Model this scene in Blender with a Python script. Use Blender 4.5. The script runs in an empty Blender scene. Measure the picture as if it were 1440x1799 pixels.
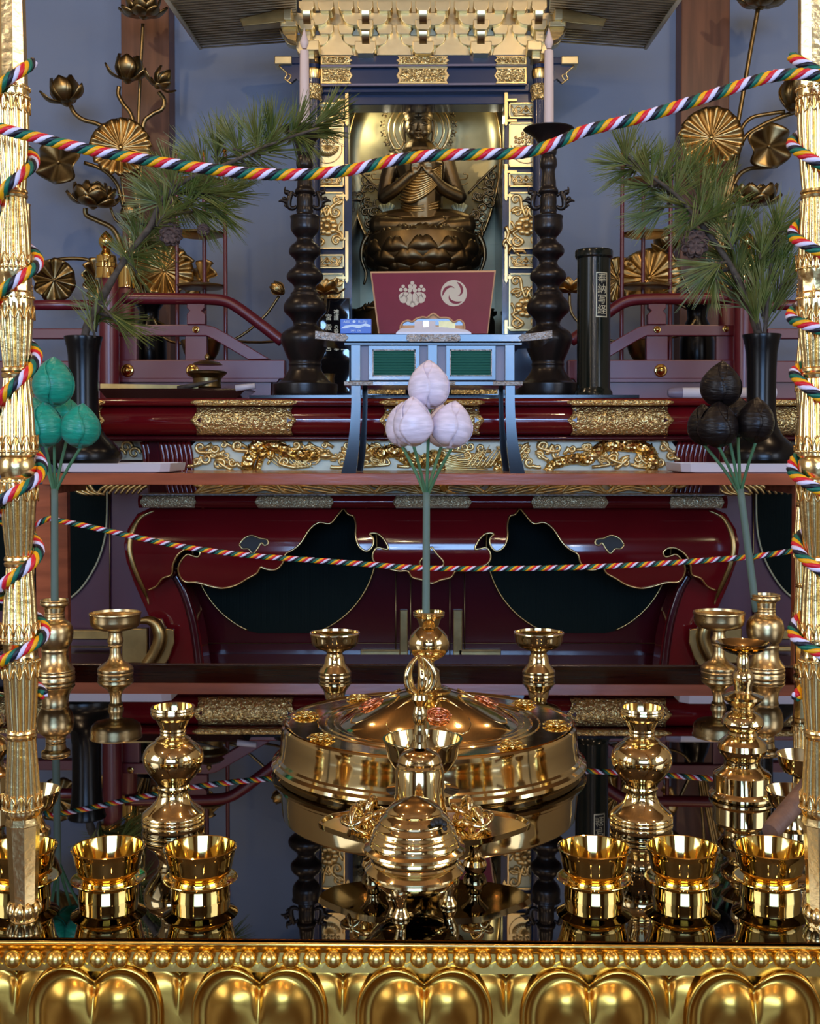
import bpy, bmesh, math, random
from mathutils import Vector, Matrix, Euler, noise
random.seed(7)
PI = math.pi
SC = bpy.context.scene
COL = SC.collection
R = math.radians

# ------------------------------------------------------------ camera
F = 2100.0
CAMP = Vector((0.0135, 0.0, 0.505))
PITCH, YAW = R(1.6), R(0.95)
CY = 783.0 + 2100.0*math.tan(PITCH)      # row of the optical axis (the frame is cropped low)
cam_d = bpy.data.cameras.new('camera')
cam_d.sensor_fit = 'HORIZONTAL'; cam_d.sensor_width = 36.0
cam_d.lens = 36.0 * F / 1440.0
cam_d.shift_y = (CY-899.5)/1440.0
cam_d.clip_start = 0.05; cam_d.clip_end = 60
cam = bpy.data.objects.new('camera', cam_d)
cam.location = CAMP
cam.rotation_euler = (PI/2 - PITCH, 0, YAW)
COL.objects.link(cam); SC.camera = cam
CR = Euler((PI/2 - PITCH, 0, YAW)).to_matrix()

# ------------------------------------------------------------ sky, lights, exposure
world = bpy.data.worlds.new('sky'); SC.world = world; world.use_nodes = True
_bg = world.node_tree.nodes['Background']
_bg.inputs[0].default_value = (0.50, 0.68, 1.0, 1); _bg.inputs[1].default_value = 1.6
SC.view_settings.view_transform = 'Standard'
SC.view_settings.look = 'None'
SC.view_settings.gamma = 1.0
SC.view_settings.use_curve_mapping = False
SC.view_settings.exposure = 0.35

def area(name, loc, rot, sx, sy, power, col):
    l = bpy.data.lights.new(name, 'AREA'); l.shape = 'RECTANGLE'; l.size = sx; l.size_y = sy
    l.energy = power; l.color = col
    o = bpy.data.objects.new(name, l); o.location = loc; o.rotation_euler = rot; COL.objects.link(o)
    return o
def bulb(name, loc, power, col, rad=0.04):
    l = bpy.data.lights.new(name, 'POINT'); l.energy = power; l.color = col; l.shadow_soft_size = rad
    o = bpy.data.objects.new(name, l); o.location = loc; COL.objects.link(o)
    return o
# daylight entering through the open doorway and the side windows behind the camera
area('doorway_daylight', (0.1, -4.9, 1.55), (R(90), 0, 0), 3.6, 1.7, 215, (0.27, 0.53, 1.0))
area('side_window_daylight_left', (-3.9, -0.6, 1.5), (R(90), 0, R(-90)), 2.6, 1.9, 34, (0.95, 0.96, 1.0))
area('side_window_daylight_right', (3.9, -0.6, 1.5), (R(90), 0, R(90)), 2.6, 1.9, 34, (0.95, 0.96, 1.0))
WARM = (1.0, 0.72, 0.42)
for i, (x, y, z, p) in enumerate([(-0.55, -0.7, 2.2, 16), (0.75, -0.9, 2.3, 12), (-1.6, 0.9, 2.5, 16), (1.7, 0.8, 2.5, 16),
                                  (-0.25, -2.4, 2.4, 12), (0.5, 1.6, 2.9, 10), (-0.9, 2.8, 3.0, 16), (0.9, 3.2, 3.0, 16),
                                  (-1.2, -1.8, 1.5, 8), (1.4, -2.0, 1.5, 8), (-2.4, -0.2, 1.9, 9), (2.5, 0.0, 1.9, 9), (-0.5, -3.6, 1.2, 8), (0.9, -3.4, 1.7, 8),
                                  (-1.9, 4.4, 3.0, 20), (2.0, 4.4, 3.0, 20)]):
    bulb('warm_fill_light', (x, y, z), p, WARM, 0.03)  # unseen warm bulbs without fixtures, many added for sparkle on the brass
# unseen lamps added under the shrine canopy to light the mandorla
bulb('shrine_fill_light', (-0.22, 6.52, 2.265), 0.9, (1.0, 0.90, 0.62), 0.02)
bulb('shrine_fill_light', (0.36, 6.52, 2.265), 0.9, (1.0, 0.90, 0.62), 0.02)

# ------------------------------------------------------------ pixel <-> world
def ray(px, py):
    return CR @ Vector(((px-720.0)/F, (CY-py)/F, -1.0))
def W(px, py, Y):
    d = ray(px, py); t = (Y-CAMP.y)/d.y
    return CAMP + d*t
def T(px, py, z=0.0):
    d = ray(px, py); t = (z-CAMP.z)/d.z
    return CAMP + d*t
FWD = CR @ Vector((0, 0, -1))
def M(n, p):
    """n pixels at the distance of world point p, in metres"""
    return n*(p-CAMP).dot(FWD)/F
def zof(py, X, Y):
    """height of the point of the vertical line (X, Y) that shows at row py"""
    lo, hi = -3.0, 6.0
    Ri = CR.transposed()
    for _ in range(40):
        m = (lo+hi)/2
        v = Ri @ (Vector((X, Y, m))-CAMP)
        y = CY + F*v.y/v.z
        if y > py: lo = m
        else: hi = m
    return lo

# ------------------------------------------------------------ materials
MATS = {}
def mat(name, col, rough=0.5, metal=0.0, bump=0.0, bscale=30.0, btype='noise', var=0.0, vscale=8.0,
        coat=0.0, spec=0.5, stretch=(1,1,1), col2=None, sheen=0.0, rvar=0.0, bdist=0.004):
    m = bpy.data.materials.new(name); m.use_nodes = True
    nt = m.node_tree; b = nt.nodes['Principled BSDF']
    b.inputs['Base Color'].default_value = (*col, 1)
    b.inputs['Roughness'].default_value = rough
    b.inputs['Metallic'].default_value = metal
    b.inputs['Specular IOR Level'].default_value = spec
    if coat: b.inputs['Coat Weight'].default_value = coat; b.inputs['Coat Roughness'].default_value = 0.04
    if sheen: b.inputs['Sheen Weight'].default_value = sheen
    tc = nt.nodes.new('ShaderNodeTexCoord'); mp = nt.nodes.new('ShaderNodeMapping')
    mp.inputs['Scale'].default_value = stretch
    nt.links.new(tc.outputs['Object'], mp.inputs[0])
    if var or col2:
        n = nt.nodes.new('ShaderNodeTexNoise'); n.inputs['Scale'].default_value = vscale; n.inputs['Detail'].default_value = 5
        nt.links.new(mp.outputs[0], n.inputs['Vector'])
        r = nt.nodes.new('ShaderNodeValToRGB')
        c2 = col2 if col2 else tuple(c*(1-var) for c in col)
        r.color_ramp.elements[0].position = 0.35; r.color_ramp.elements[1].position = 0.65
        r.color_ramp.elements[0].color = (*c2, 1); r.color_ramp.elements[1].color = (*col, 1)
        nt.links.new(n.outputs[0], r.inputs[0]); nt.links.new(r.outputs[0], b.inputs['Base Color'])
        if rvar:
            mr = nt.nodes.new('ShaderNodeMapRange'); mr.inputs[3].default_value = rough+rvar; mr.inputs[4].default_value = rough
            nt.links.new(n.outputs[0], mr.inputs[0]); nt.links.new(mr.outputs[0], b.inputs['Roughness'])
    if bump:
        if btype == 'noise':
            t = nt.nodes.new('ShaderNodeTexNoise'); t.inputs['Scale'].default_value = bscale; t.inputs['Detail'].default_value = 3; out = t.outputs[0]
        elif btype == 'voronoi':
            t = nt.nodes.new('ShaderNodeTexVoronoi'); t.inputs['Scale'].default_value = bscale; out = t.outputs[0]
        elif btype == 'chased':
            t = nt.nodes.new('ShaderNodeTexVoronoi'); t.inputs['Scale'].default_value = bscale; t.feature = 'SMOOTH_F1'
            n2 = nt.nodes.new('ShaderNodeTexNoise'); n2.inputs['Scale'].default_value = bscale*0.6
            mx = nt.nodes.new('ShaderNodeMix'); mx.data_type = 'VECTOR'; mx.inputs[0].default_value = 0.35/ (bscale**0.5)
            nt.links.new(mp.outputs[0], n2.inputs['Vector']); nt.links.new(mp.outputs[0], mx.inputs[4]); nt.links.new(n2.outputs['Color'], mx.inputs[5])
            nt.links.new(mx.outputs[1], t.inputs['Vector']); out = t.outputs[0]
        elif btype == 'wave':
            t = nt.nodes.new('ShaderNodeTexWave'); t.inputs['Scale'].default_value = bscale; t.inputs['Distortion'].default_value = 0.6; out = t.outputs[0]
        if btype != 'chased': nt.links.new(mp.outputs[0], t.inputs['Vector'])
        bp = nt.nodes.new('ShaderNodeBump'); bp.inputs['Strength'].default_value = bump; bp.inputs['Distance'].default_value = bdist
        nt.links.new(out, bp.inputs['Height']); nt.links.new(bp.outputs[0], b.inputs['Normal'])
    MATS[name] = m
    return m

GOLDC = (0.98, 0.66, 0.25)
m_brass = mat('polished_brass', (0.96, 0.71, 0.33), 0.08, 1, var=0.12, vscale=6, bump=0.12, bscale=14, bdist=0.002)
m_brass_aged = mat('aged_brass', (0.82, 0.58, 0.27), 0.22, 1, bump=0.15, bscale=40, var=0.25, vscale=14, rvar=0.12, bdist=0.002)
m_cup = mat('yellow_polished_brass', (0.98, 0.68, 0.21), 0.06, 1, bump=0.05, bscale=20, bdist=0.002)
m_bead = mat('bright_gilt_beading', (0.95, 0.62, 0.16), 0.24, 1, bump=0.15, bscale=20, bdist=0.002)
m_rail = mat('gilt_altar_rail', (0.70, 0.37, 0.065), 0.27, 1, bump=0.25, bscale=9, var=0.2, vscale=5, bdist=0.003)
m_post = mat('bright_gilding', (0.98, 0.68, 0.28), 0.22, 1, bump=0.35, bscale=110, bdist=0.0015)
m_leafgold = mat('pale_gold_leaf', (0.93, 0.76, 0.40), 0.32, 1, bump=0.12, bscale=25, var=0.08, vscale=12)
m_carved = mat('carved_gold_leaf', (0.93, 0.68, 0.28), 0.32, 0.85, bump=0.2, bscale=60)
m_frieze = mat('pale_mint_gold_ground', (0.84, 0.88, 0.70), 0.45, 0.15, bump=0.1, bscale=14, var=0.08, vscale=9)
m_palegold = mat('pale_gold_ground', (0.72, 0.72, 0.46), 0.48, 0.3, bump=0.1, bscale=14, var=0.08, vscale=9)
m_chased = mat('chased_gilt_plate', (0.96, 0.72, 0.30), 0.27, 0.85, bump=1.0, bscale=85, btype='chased', bdist=0.012)
m_chased_fine = mat('fine_chased_gilt_plate', (0.95, 0.85, 0.52), 0.30, 0.75, bump=1.0, bscale=120, btype='chased', bdist=0.010)
m_plain_gilt = mat('plain_gilt_edge', (0.95, 0.70, 0.30), 0.28, 1)
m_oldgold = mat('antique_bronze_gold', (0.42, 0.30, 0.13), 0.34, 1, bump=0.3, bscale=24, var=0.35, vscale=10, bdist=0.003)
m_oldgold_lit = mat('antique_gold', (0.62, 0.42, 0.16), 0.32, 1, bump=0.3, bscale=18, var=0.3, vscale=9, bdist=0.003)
m_statue = mat('dark_gilt_bronze', (0.27, 0.19, 0.09), 0.40, 1, bump=0.25, bscale=40, var=0.3, vscale=8, bdist=0.002)
m_halo = mat('dull_gold_halo', (0.55, 0.48, 0.25), 0.42, 1, bump=0.1, bscale=10, var=0.25, vscale=5)
m_blacklac = mat('black_lacquer', (0.008, 0.008, 0.010), 0.03, 0, spec=1.0, coat=0.9)
m_blacklac2 = mat('satin_black_lacquer', (0.006, 0.007, 0.012), 0.12, 0, spec=0.68)
m_mirror = mat('mirror_black_altar_top', (0.21, 0.20, 0.20), 0.012, 1.0)
m_redlac = mat('dark_red_lacquer', (0.165, 0.006, 0.010), 0.09, 0, spec=0.7, coat=0.3, var=0.2, vscale=2)
m_redlac_deep = mat('deep_red_lacquer', (0.055, 0.004, 0.009), 0.14, 0, spec=0.6, coat=0.4)
m_redrail = mat('red_lacquer_railing', (0.15, 0.010, 0.022), 0.33, 0, spec=1.0)
m_redpanel = mat('purple_red_panel', (0.12, 0.018, 0.050), 0.35, 0, spec=1.0)
m_navy = mat('navy_lacquer', (0.020, 0.040, 0.105), 0.2, 0, spec=0.6, coat=0.3)
m_shelf = mat('red_brown_varnished_wood', (0.50, 0.135, 0.055), 0.20, 0, spec=0.5, var=0.35, vscale=3, stretch=(1.2, 8, 8), bump=0.08, bscale=10)
m_pillar = mat('cedar_wood', (0.26, 0.105, 0.050), 0.42, 0, var=0.35, vscale=3, stretch=(9, 9, 0.7), bump=0.08, bscale=8)
m_wall = mat('blue_grey_plaster', (0.31, 0.38, 0.52), 0.85, 0, var=0.05, vscale=1.2, bump=0.1, bscale=60)
m_roomwall = mat('warm_cream_plaster', (0.50, 0.44, 0.33), 0.8, 0)
m_wood = mat('ceiling_wood', (0.22, 0.13, 0.07), 0.6, 0, var=0.3, vscale=3, stretch=(8, 1, 8))
m_floor = mat('dark_floor_boards', (0.10, 0.055, 0.03), 0.35, 0, var=0.3, vscale=3, stretch=(8, 1, 1))
m_bronze = mat('black_bronze', (0.030, 0.024, 0.022), 0.30, 0.35, spec=0.7, var=0.3, vscale=12, bump=0.1, bscale=50)
m_blackvase = mat('matt_black_metal', (0.005, 0.005, 0.006), 0.24, 0.0, spec=0.35)
m_candle = mat('ivory_candle', (0.80, 0.68, 0.66), 0.45)
m_tray = mat('white_tray', (0.72, 0.72, 0.80), 0.25)
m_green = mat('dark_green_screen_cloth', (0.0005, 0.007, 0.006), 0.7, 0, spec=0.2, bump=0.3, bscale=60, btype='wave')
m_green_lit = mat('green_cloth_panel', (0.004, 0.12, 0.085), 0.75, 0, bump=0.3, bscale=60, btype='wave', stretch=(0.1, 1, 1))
m_greyframe = mat('grey_lacquer_frame', (0.25, 0.22, 0.30), 0.35)
m_tarnish = mat('tarnished_silver_fitting', (0.42, 0.38, 0.34), 0.42, 0.7, bump=0.8, bscale=120, btype='chased', var=0.3, vscale=60)
m_silkgreen = mat('green_silk', (0.004, 0.34, 0.22), 0.33, 0, sheen=0.15, bump=0.9, bscale=26, stretch=(1, 1, 5), bdist=0.004, var=0.25, vscale=30)
m_silkwhite = mat('white_silk', (0.88, 0.76, 0.86), 0.34, 0, bump=0.5, bscale=26, stretch=(1, 1, 5), bdist=0.004, var=0.25, vscale=30)
m_silkblack = mat('black_silk', (0.009, 0.006, 0.006), 0.36, 0, spec=0.35, bump=0.9, bscale=26, stretch=(1, 1, 5), bdist=0.004, var=0.25, vscale=30)
m_stem = mat('green_wrapped_stem', (0.075, 0.19, 0.085), 0.55)
m_stemgrey = mat('grey_green_paper_stem', (0.115, 0.165, 0.125), 0.6, bump=0.1, bscale=80)
m_needle = mat('pine_needle', (0.105, 0.165, 0.030), 0.4, var=0.55, vscale=14, col2=(0.24, 0.26, 0.08))
m_bark = mat('pine_bark', (0.13, 0.105, 0.080), 0.8, bump=0.8, bscale=60, var=0.5, vscale=40)
m_cone = mat('pine_cone', (0.16, 0.10, 0.085), 0.7, var=0.5, vscale=60)
m_mallet = mat('weathered_wooden_stick', (0.23, 0.12, 0.075), 0.55, var=0.45, vscale=5, stretch=(5, 5, 1.2), bump=0.4, bscale=40, col2=(0.10, 0.055, 0.05))
m_tube = mat('dark_green_black_tube', (0.008, 0.013, 0.010), 0.16, 0.0, spec=0.6)
m_label_gold = mat('gilt_lettering', (0.85, 0.80, 0.55), 0.4, 0.4)
m_black = mat('plain_black', (0.005, 0.005, 0.006), 0.5)
m_book = mat('wine_red_stand_board', (0.20, 0.018, 0.050), 0.32, spec=0.5, var=0.15, vscale=7)
m_crest = mat('cream_crest_lacquer', (0.62, 0.57, 0.46), 0.45)
m_paper = mat('white_paper', (0.78, 0.74, 0.76), 0.7)
m_lightwood = mat('pale_wood_edge', (0.62, 0.36, 0.18), 0.45)
m_bluebox = mat('glossy_blue_box', (0.008, 0.09, 0.60), 0.25, spec=0.4)
m_bluewhite = mat('box_white_print_and_band', (0.62, 0.78, 0.95), 0.3)
m_copper = mat('red_copper', (0.90, 0.38, 0.22), 0.18, 1)
m_rafter = mat('gilded_rafters', (0.62, 0.58, 0.44), 0.45, 0.35)
m_darkwood = mat('dark_tray_wood', (0.035, 0.014, 0.010), 0.15, coat=0.6)
m_teal = mat('pale_verdigris_paint', (0.50, 0.60, 0.50), 0.5)
ROPE = [mat('rope_white', (0.80, 0.72, 0.88), 0.5), mat('rope_black', (0.006, 0.005, 0.014), 0.45),
        mat('rope_green', (0.0, 0.14, 0.08), 0.45), mat('rope_yellow', (0.95, 0.42, 0.0), 0.45),
        mat('rope_red', (0.72, 0.008, 0.025), 0.45)]
ROPE_N = ['white_strand', 'black_strand', 'green_strand', 'yellow_strand', 'red_strand']

# ------------------------------------------------------------ object helpers
def wloc(o):
    v = Vector((0, 0, 0))
    while o: v = v + o.location; o = o.parent
    return v
def obj(name, bm, m, parent=None, smooth=True, sub=0, bevel=0.0, solid=0.0, origin=None):
    """link a bmesh whose coordinates are world coordinates as one object"""
    off = wloc(parent) if parent else Vector((0, 0, 0))
    loc = (origin-off) if origin is not None else Vector((0, 0, 0))
    o0 = off+loc
    if o0.length > 0: bmesh.ops.translate(bm, verts=bm.verts, vec=-o0)
    me = bpy.data.meshes.new(name)
    bm.normal_update()
    bm.to_mesh(me); bm.free()
    if smooth:
        for p in me.polygons: p.use_smooth = True
        if smooth == 'auto':
            try: me.set_sharp_from_angle(angle=R(32))
            except Exception: pass
    me.materials.append(m)
    o = bpy.data.objects.new(name, me); COL.objects.link(o)
    o.location = loc
    if parent: o.parent = parent
    if solid:
        md = o.modifiers.new('thickness', 'SOLIDIFY'); md.thickness = solid; md.offset = 0
    if bevel:
        md = o.modifiers.new('bevel', 'BEVEL'); md.width = bevel; md.segments = 2; md.limit_method = 'ANGLE'; md.angle_limit = R(40)
    if sub:
        md = o.modifiers.new('subdivision', 'SUBSURF'); md.levels = sub; md.render_levels = sub
    return o
def thing(name, label, cat, loc=(0, 0, 0), group=None):
    o = bpy.data.objects.new(name, None); COL.objects.link(o); o.location = loc
    o.empty_display_size = 0.05
    o['label'] = label; o['category'] = cat
    if group: o['group'] = group
    return o
def tag(o, label, cat, group=None):
    o['label'] = label; o['category'] = cat
    if group: o['group'] = group
    return o
def struct(o, label=None):
    o['kind'] = 'structure'
    if label: o['label'] = label
    return o
def kids(o): return [c for c in bpy.data.objects if c.parent == o]
CH = {}
def dup(root, loc, label=None, rotz=0.0, scale=1.0):
    """a copy of a thing with copies of its parts and sub-parts"""
    def rec(o, par):
        c = o.copy(); COL.objects.link(c)
        if par: c.parent = par
        for ch in o.children: rec(ch, c)
        return c
    r = rec(root, None)
    r.location = loc; r.rotation_euler = (0, 0, rotz)
    if scale != 1.0: r.scale = (scale,)*3
    if label: r['label'] = label
    return r

# ------------------------------------------------------------ mesh builders
def box(bm, c, s, rot=None):
    m = Matrix.Translation(Vector(c))
    if rot is not None: m = m @ rot.to_4x4()
    m = m @ Matrix.Diagonal((s[0], s[1], s[2], 1))
    bmesh.ops.create_cube(bm, size=1.0, matrix=m)
def boxpx(bm, x0, y0, x1, y1, Y, d):
    """box whose front face fills the pixel rectangle at depth Y"""
    a = W(x0, y0, Y); b = W(x1, y1, Y)
    box(bm, ((a.x+b.x)/2, Y+d/2, (a.z+b.z)/2), (abs(b.x-a.x), d, abs(a.z-b.z)))
def lathe(bm, prof, c=(0, 0, 0), n=40, rot=None, cap=True):
    """prof: list of (radius, z)"""
    c = Vector(c); rings = []
    for r, z in prof:
        ring = []
        for i in range(n):
            a = 2*PI*i/n
            v = Vector((max(r, 1e-5)*math.cos(a), max(r, 1e-5)*math.sin(a), z))
            if rot is not None: v = rot @ v
            ring.append(bm.verts.new(c+v))
        rings.append(ring)
    for a, b in zip(rings, rings[1:]):
        for i in range(n):
            bm.faces.new((a[i], a[(i+1) % n], b[(i+1) % n], b[i]))
    if cap:
        bm.faces.new(rings[0][::-1]); bm.faces.new(rings[-1])
def spline(pts, k=6):
    """Catmull-Rom through tuples"""
    P = [Vector(p) for p in pts]; out = []
    if len(P) < 3: return P
    for i in range(len(P)-1):
        p0 = P[max(i-1, 0)]; p1 = P[i]; p2 = P[i+1]; p3 = P[min(i+2, len(P)-1)]
        for j in range(k):
            t = j/k
            out.append(0.5*((2*p1)+(p2-p0)*t+(2*p0-5*p1+4*p2-p3)*t*t+(3*p1-p0-3*p2+p3)*t**3))
    out.append(P[-1]); return out
def tube(bm, pts, rad, n=8, cap=True, flat=1.0):
    """tube along points; rad a number or a list"""
    P = [Vector(p) for p in pts]; m = len(P)
    if not isinstance(rad, (list, tuple)): rad = [rad]*m
    up = Vector((0, -1, 0)); prev = None; rings = []
    for i in range(m):
        t = (P[min(i+1, m-1)]-P[max(i-1, 0)])
        if t.length < 1e-9: t = Vector((0, 0, 1))
        t.normalize()
        if prev is None:
            a = up.cross(t)
            if a.length < 1e-3: a = Vector((1, 0, 0)).cross(t)
            a.normalize()
        else:
            a = prev - t*prev.dot(t)
            if a.length < 1e-6: a = up.cross(t)
            a.normalize()
        prev = a; b = t.cross(a)
        r = rad[i]
        rings.append([bm.verts.new(P[i]+a*(math.cos(2*PI*k/n)*r)+b*(math.sin(2*PI*k/n)*r*flat)) for k in range(n)])
    for A, B in zip(rings, rings[1:]):
        for k in range(n): bm.faces.new((A[k], A[(k+1) % n], B[(k+1) % n], B[k]))
    if cap:
        bm.faces.new(rings[0][::-1]); bm.faces.new(rings[-1])
def rpick(vals, m):
    """resample radii to m values"""
    out = []
    for i in range(m):
        f = i/(m-1)*(len(vals)-1); k = min(int(f), len(vals)-2); t = f-k
        out.append(vals[k]*(1-t)+vals[k+1]*t)
    return out
def prism(bm, pts, d, axis=1):
    """pts: world points of a flat outline; extruded d towards +Y"""
    v0 = [bm.verts.new(p) for p in pts]; v1 = [bm.verts.new(p+Vector((0, d, 0))) for p in pts]
    n = len(pts)
    for i in range(n): bm.faces.new((v0[i], v0[(i+1) % n], v1[(i+1) % n], v1[i]))
    bm.faces.new(v0[::-1]); bm.faces.new(v1)
    bmesh.ops.recalc_face_normals(bm, faces=bm.faces)
def polypx(bm, pts, Y, d): prism(bm, [W(x, y, Y) for x, y in pts], d)
def ball(bm, c, r, s=(1, 1, 1), seg=16, rings=10, rot=None):
    m = Matrix.Translation(Vector(c))
    if rot is not None: m = m @ rot.to_4x4()
    m = m @ Matrix.Diagonal((r*s[0], r*s[1], r*s[2], 1))
    bmesh.ops.create_uvsphere(bm, u_segments=seg, v_segments=rings, radius=1.0, matrix=m)
def NB(): return bmesh.new()

def pxprof(prof, X, Y):
    """(radius px, row py) -> metres on the vertical line X, Y"""
    out = []
    for r, py in prof:
        z = zof(py, X, Y); out.append((M(r, Vector((X, Y, z))), z))
    return out
def smoothprof(prof, k=3):
    return [(max(p[0], 1e-4), p[1]) for p in spline([(a, b, 0) for a, b in prof], k)]
def turned(name, parent, X, Y, prof, m, n=40, k=1, z0=None, inner=None, loc_origin=None):
    """a lathed part from a pixel profile (top to bottom)"""
    pr = pxprof(prof, X, Y)
    if k > 1: pr = smoothprof(pr, k)
    if z0 is not None:
        dz = z0-pr[-1][1]; pr = [(r, z+dz) for r, z in pr]
    pr = pr[::-1]
    if inner: # hollow mouth: go down inside
        top = pr[-1]; th, depth, rb = inner
        pr = pr+[(top[0]-th, top[1]), (top[0]-th*1.3, top[1]-depth*0.3), (max(rb, 0.001), top[1]-depth)]
    bm = NB(); lathe(bm, pr, (X, Y, 0), n)
    return obj(name, bm, m, parent, smooth='auto')

def spiral(cx, cy, r, turns=1.3, start=0.0, cw=1, n=14, tail=None):
    """pixel points of a scroll winding into its centre"""
    pts = []
    for i in range(n+1):
        t = i/n; a = start+cw*turns*2*PI*t; rr = r*(1-0.85*t)
        pts.append((cx+rr*math.cos(a), cy+rr*math.sin(a)))
    return (tail or [])+pts
def scroll(bm, pts, Y, r0, r1=None, n=6, lift=0.0, k=3):
    """raised scroll tube through pixel points on a panel at depth Y"""
    P = [W(x, y, Y)-Vector((0, lift, 0)) for x, y in pts]
    P = spline(P, k); r1 = r0*0.5 if r1 is None else r1
    ra = [M(r0+(r1-r0)*(i/(len(P)-1)), P[0]) for i in range(len(P))]
    tube(bm, P, ra, n)
def text(name, s, p, size, m, parent, extrude=0.0006, rot=(PI/2, 0, 0), align='CENTER', mirror=False):
    c = bpy.data.curves.new(name, 'FONT'); c.body = s; c.size = size; c.extrude = extrude
    c.align_x = align; c.align_y = 'CENTER'
    t = bpy.data.objects.new(name, c); COL.objects.link(t)
    bpy.context.view_layer.update()
    me = bpy.data.meshes.new_from_object(t); bpy.data.objects.remove(t)
    me.materials.clear(); me.materials.append(m)
    o = bpy.data.objects.new(name, me); COL.objects.link(o)
    o.rotation_euler = rot
    o.location = Vector(p)-(wloc(parent) if parent else Vector((0, 0, 0)))
    if parent: o.parent = parent
    return o

# ============================================================ THE SETTING
def slab(name, c, s, m, label=None, bevel=0):
    bm = NB(); box(bm, c, s); return struct(obj(name, bm, m, smooth=False, bevel=bevel), label)
FZ = -0.50
slab('floor', (0, 0.9, FZ-0.05), (8.2, 12.6, 0.1), m_floor, 'dark polished floor boards under the altars')
slab('wall_back', (0, 7.1, 1.45), (8.2, 0.16, 3.9), m_wall, 'blue-grey plaster wall behind the altar')
slab('ceiling', (0, 0.9, 3.45), (8.2, 12.6, 0.1), m_wood, 'brown wooden ceiling')
for nm, sx in (('wall_left', -1), ('wall_right', 1)):
    bm = NB()
    box(bm, (sx*4.1, 4.0, 1.45), (0.16, 6.2, 3.9)); box(bm, (sx*4.1, -3.6, 1.45), (0.16, 3.2, 3.9))
    box(bm, (sx*4.1, -0.6, 0.0), (0.16, 3.2, 1.0)); box(bm, (sx*4.1, -0.6, 2.98), (0.16, 3.2, 0.85))
    struct(obj(nm, bm, m_roomwall, smooth=False), 'plaster side wall with a wide window opening')
bm = NB()
box(bm, (-3.02, -5.2, 1.45), (2.2, 0.16, 3.9)); box(bm, (3.02, -5.2, 1.45), (2.2, 0.16, 3.9)); box(bm, (0, -5.2, 2.93), (3.9, 0.16, 0.94))
box(bm, (0, -5.2, 0.07), (3.9, 0.16, 1.14))
struct(obj('wall_front', bm, m_floor, smooth=False), 'dark wooden wall with the open doorway behind the viewer')  # boards made dark so the sill reflects dark in the desk legs
for i, (a, b) in enumerate(((214, 298), (1195, 1280))):
    bm = NB(); p0 = W(a, 300, 6.86); p1 = W(b, 300, 6.86)
    box(bm, ((p0.x+p1.x)/2, 6.94, 1.45), (p1.x-p0.x, 0.16, 3.9))
    struct(obj('trim_%d' % (i+1), bm, m_pillar, smooth=False, bevel=0.006),
           ('knotty brown cedar pillar on the wall left of the shrine', 'knotty brown cedar pillar on the wall right of the shrine')[i])

# ============================================================ generic gilt pieces
def petal_bm(L, w, cup=0.25, curl=0.15, nu=8, nv=8, tip=0.35):
    """a petal growing along +Z, bulging to +Y (outwards)"""
    bm = NB(); g = []
    for j in range(nv+1):
        v = j/nv; row = []
        wv = w*(math.sin(PI*min(1.0, 0.12+0.80*v))**0.75)*(1.0 if v < 0.75 else 1-((v-0.75)/0.25)**2*(0.55+tip*0.4))
        for i in range(nu+1):
            u = 2*i/nu-1
            y = cup*L*math.sin(PI*min(v*0.9, 1))-cup*w*1.4*u*u*(1-0.3*v)+curl*L*max(0, v-0.7)**1.5*3
            row.append(bm.verts.new((u*wv, y, L*v)))
        g.append(row)
    for j in range(nv):
        for i in range(nu): bm.faces.new((g[j][i], g[j][i+1], g[j+1][i+1], g[j+1][i]))
    return bm
PETALS = {}
def round_petal_bm(L, w, cup):
    """broad petal with a rounded, slightly notched top and fine ribs"""
    bm = NB(); g = []; nu, nv = 24, 10
    for j in range(nv+1):
        v = j/nv; row = []
        for i in range(nu+1):
            u = 2*i/nu-1; top = 1-0.42*abs(u)**3-0.10*math.exp(-(u/0.13)**2)
            ww = w*(0.62+0.38*math.sin(PI*min(1, v*0.75+0.12)))
            y = cup*L*math.sin(PI*min(1, v*0.86+0.04))*(1-0.55*u*u)+0.018*L*(-1)**i*v*(1-v*0.5)-0.10*L*u*u
            row.append(bm.verts.new((u*ww, y, L*v*top)))
        g.append(row)
    for j in range(nv):
        for i in range(nu): bm.faces.new((g[j][i], g[j][i+1], g[j+1][i+1], g[j+1][i]))
    return bm
def petal_mesh(key, L, w, cup, curl, m, th):
    if key in PETALS: return PETALS[key]
    bm = round_petal_bm(L, w, cup) if curl is None else petal_bm(L, w, cup, curl)
    # give the petal its thickness
    bmesh.ops.recalc_face_normals(bm, faces=bm.faces)
    bmesh.ops.solidify(bm, geom=bm.faces[:], thickness=th)
    me = bpy.data.meshes.new('petal'); bm.to_mesh(me); bm.free()
    for p in me.polygons: p.use_smooth = True
    me.materials.append(m); PETALS[key] = me
    return me
def put(me, name, parent, mtx):
    o = bpy.data.objects.new(name, me); COL.objects.link(o); o.parent = parent
    o.matrix_local = mtx
    return o
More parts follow.
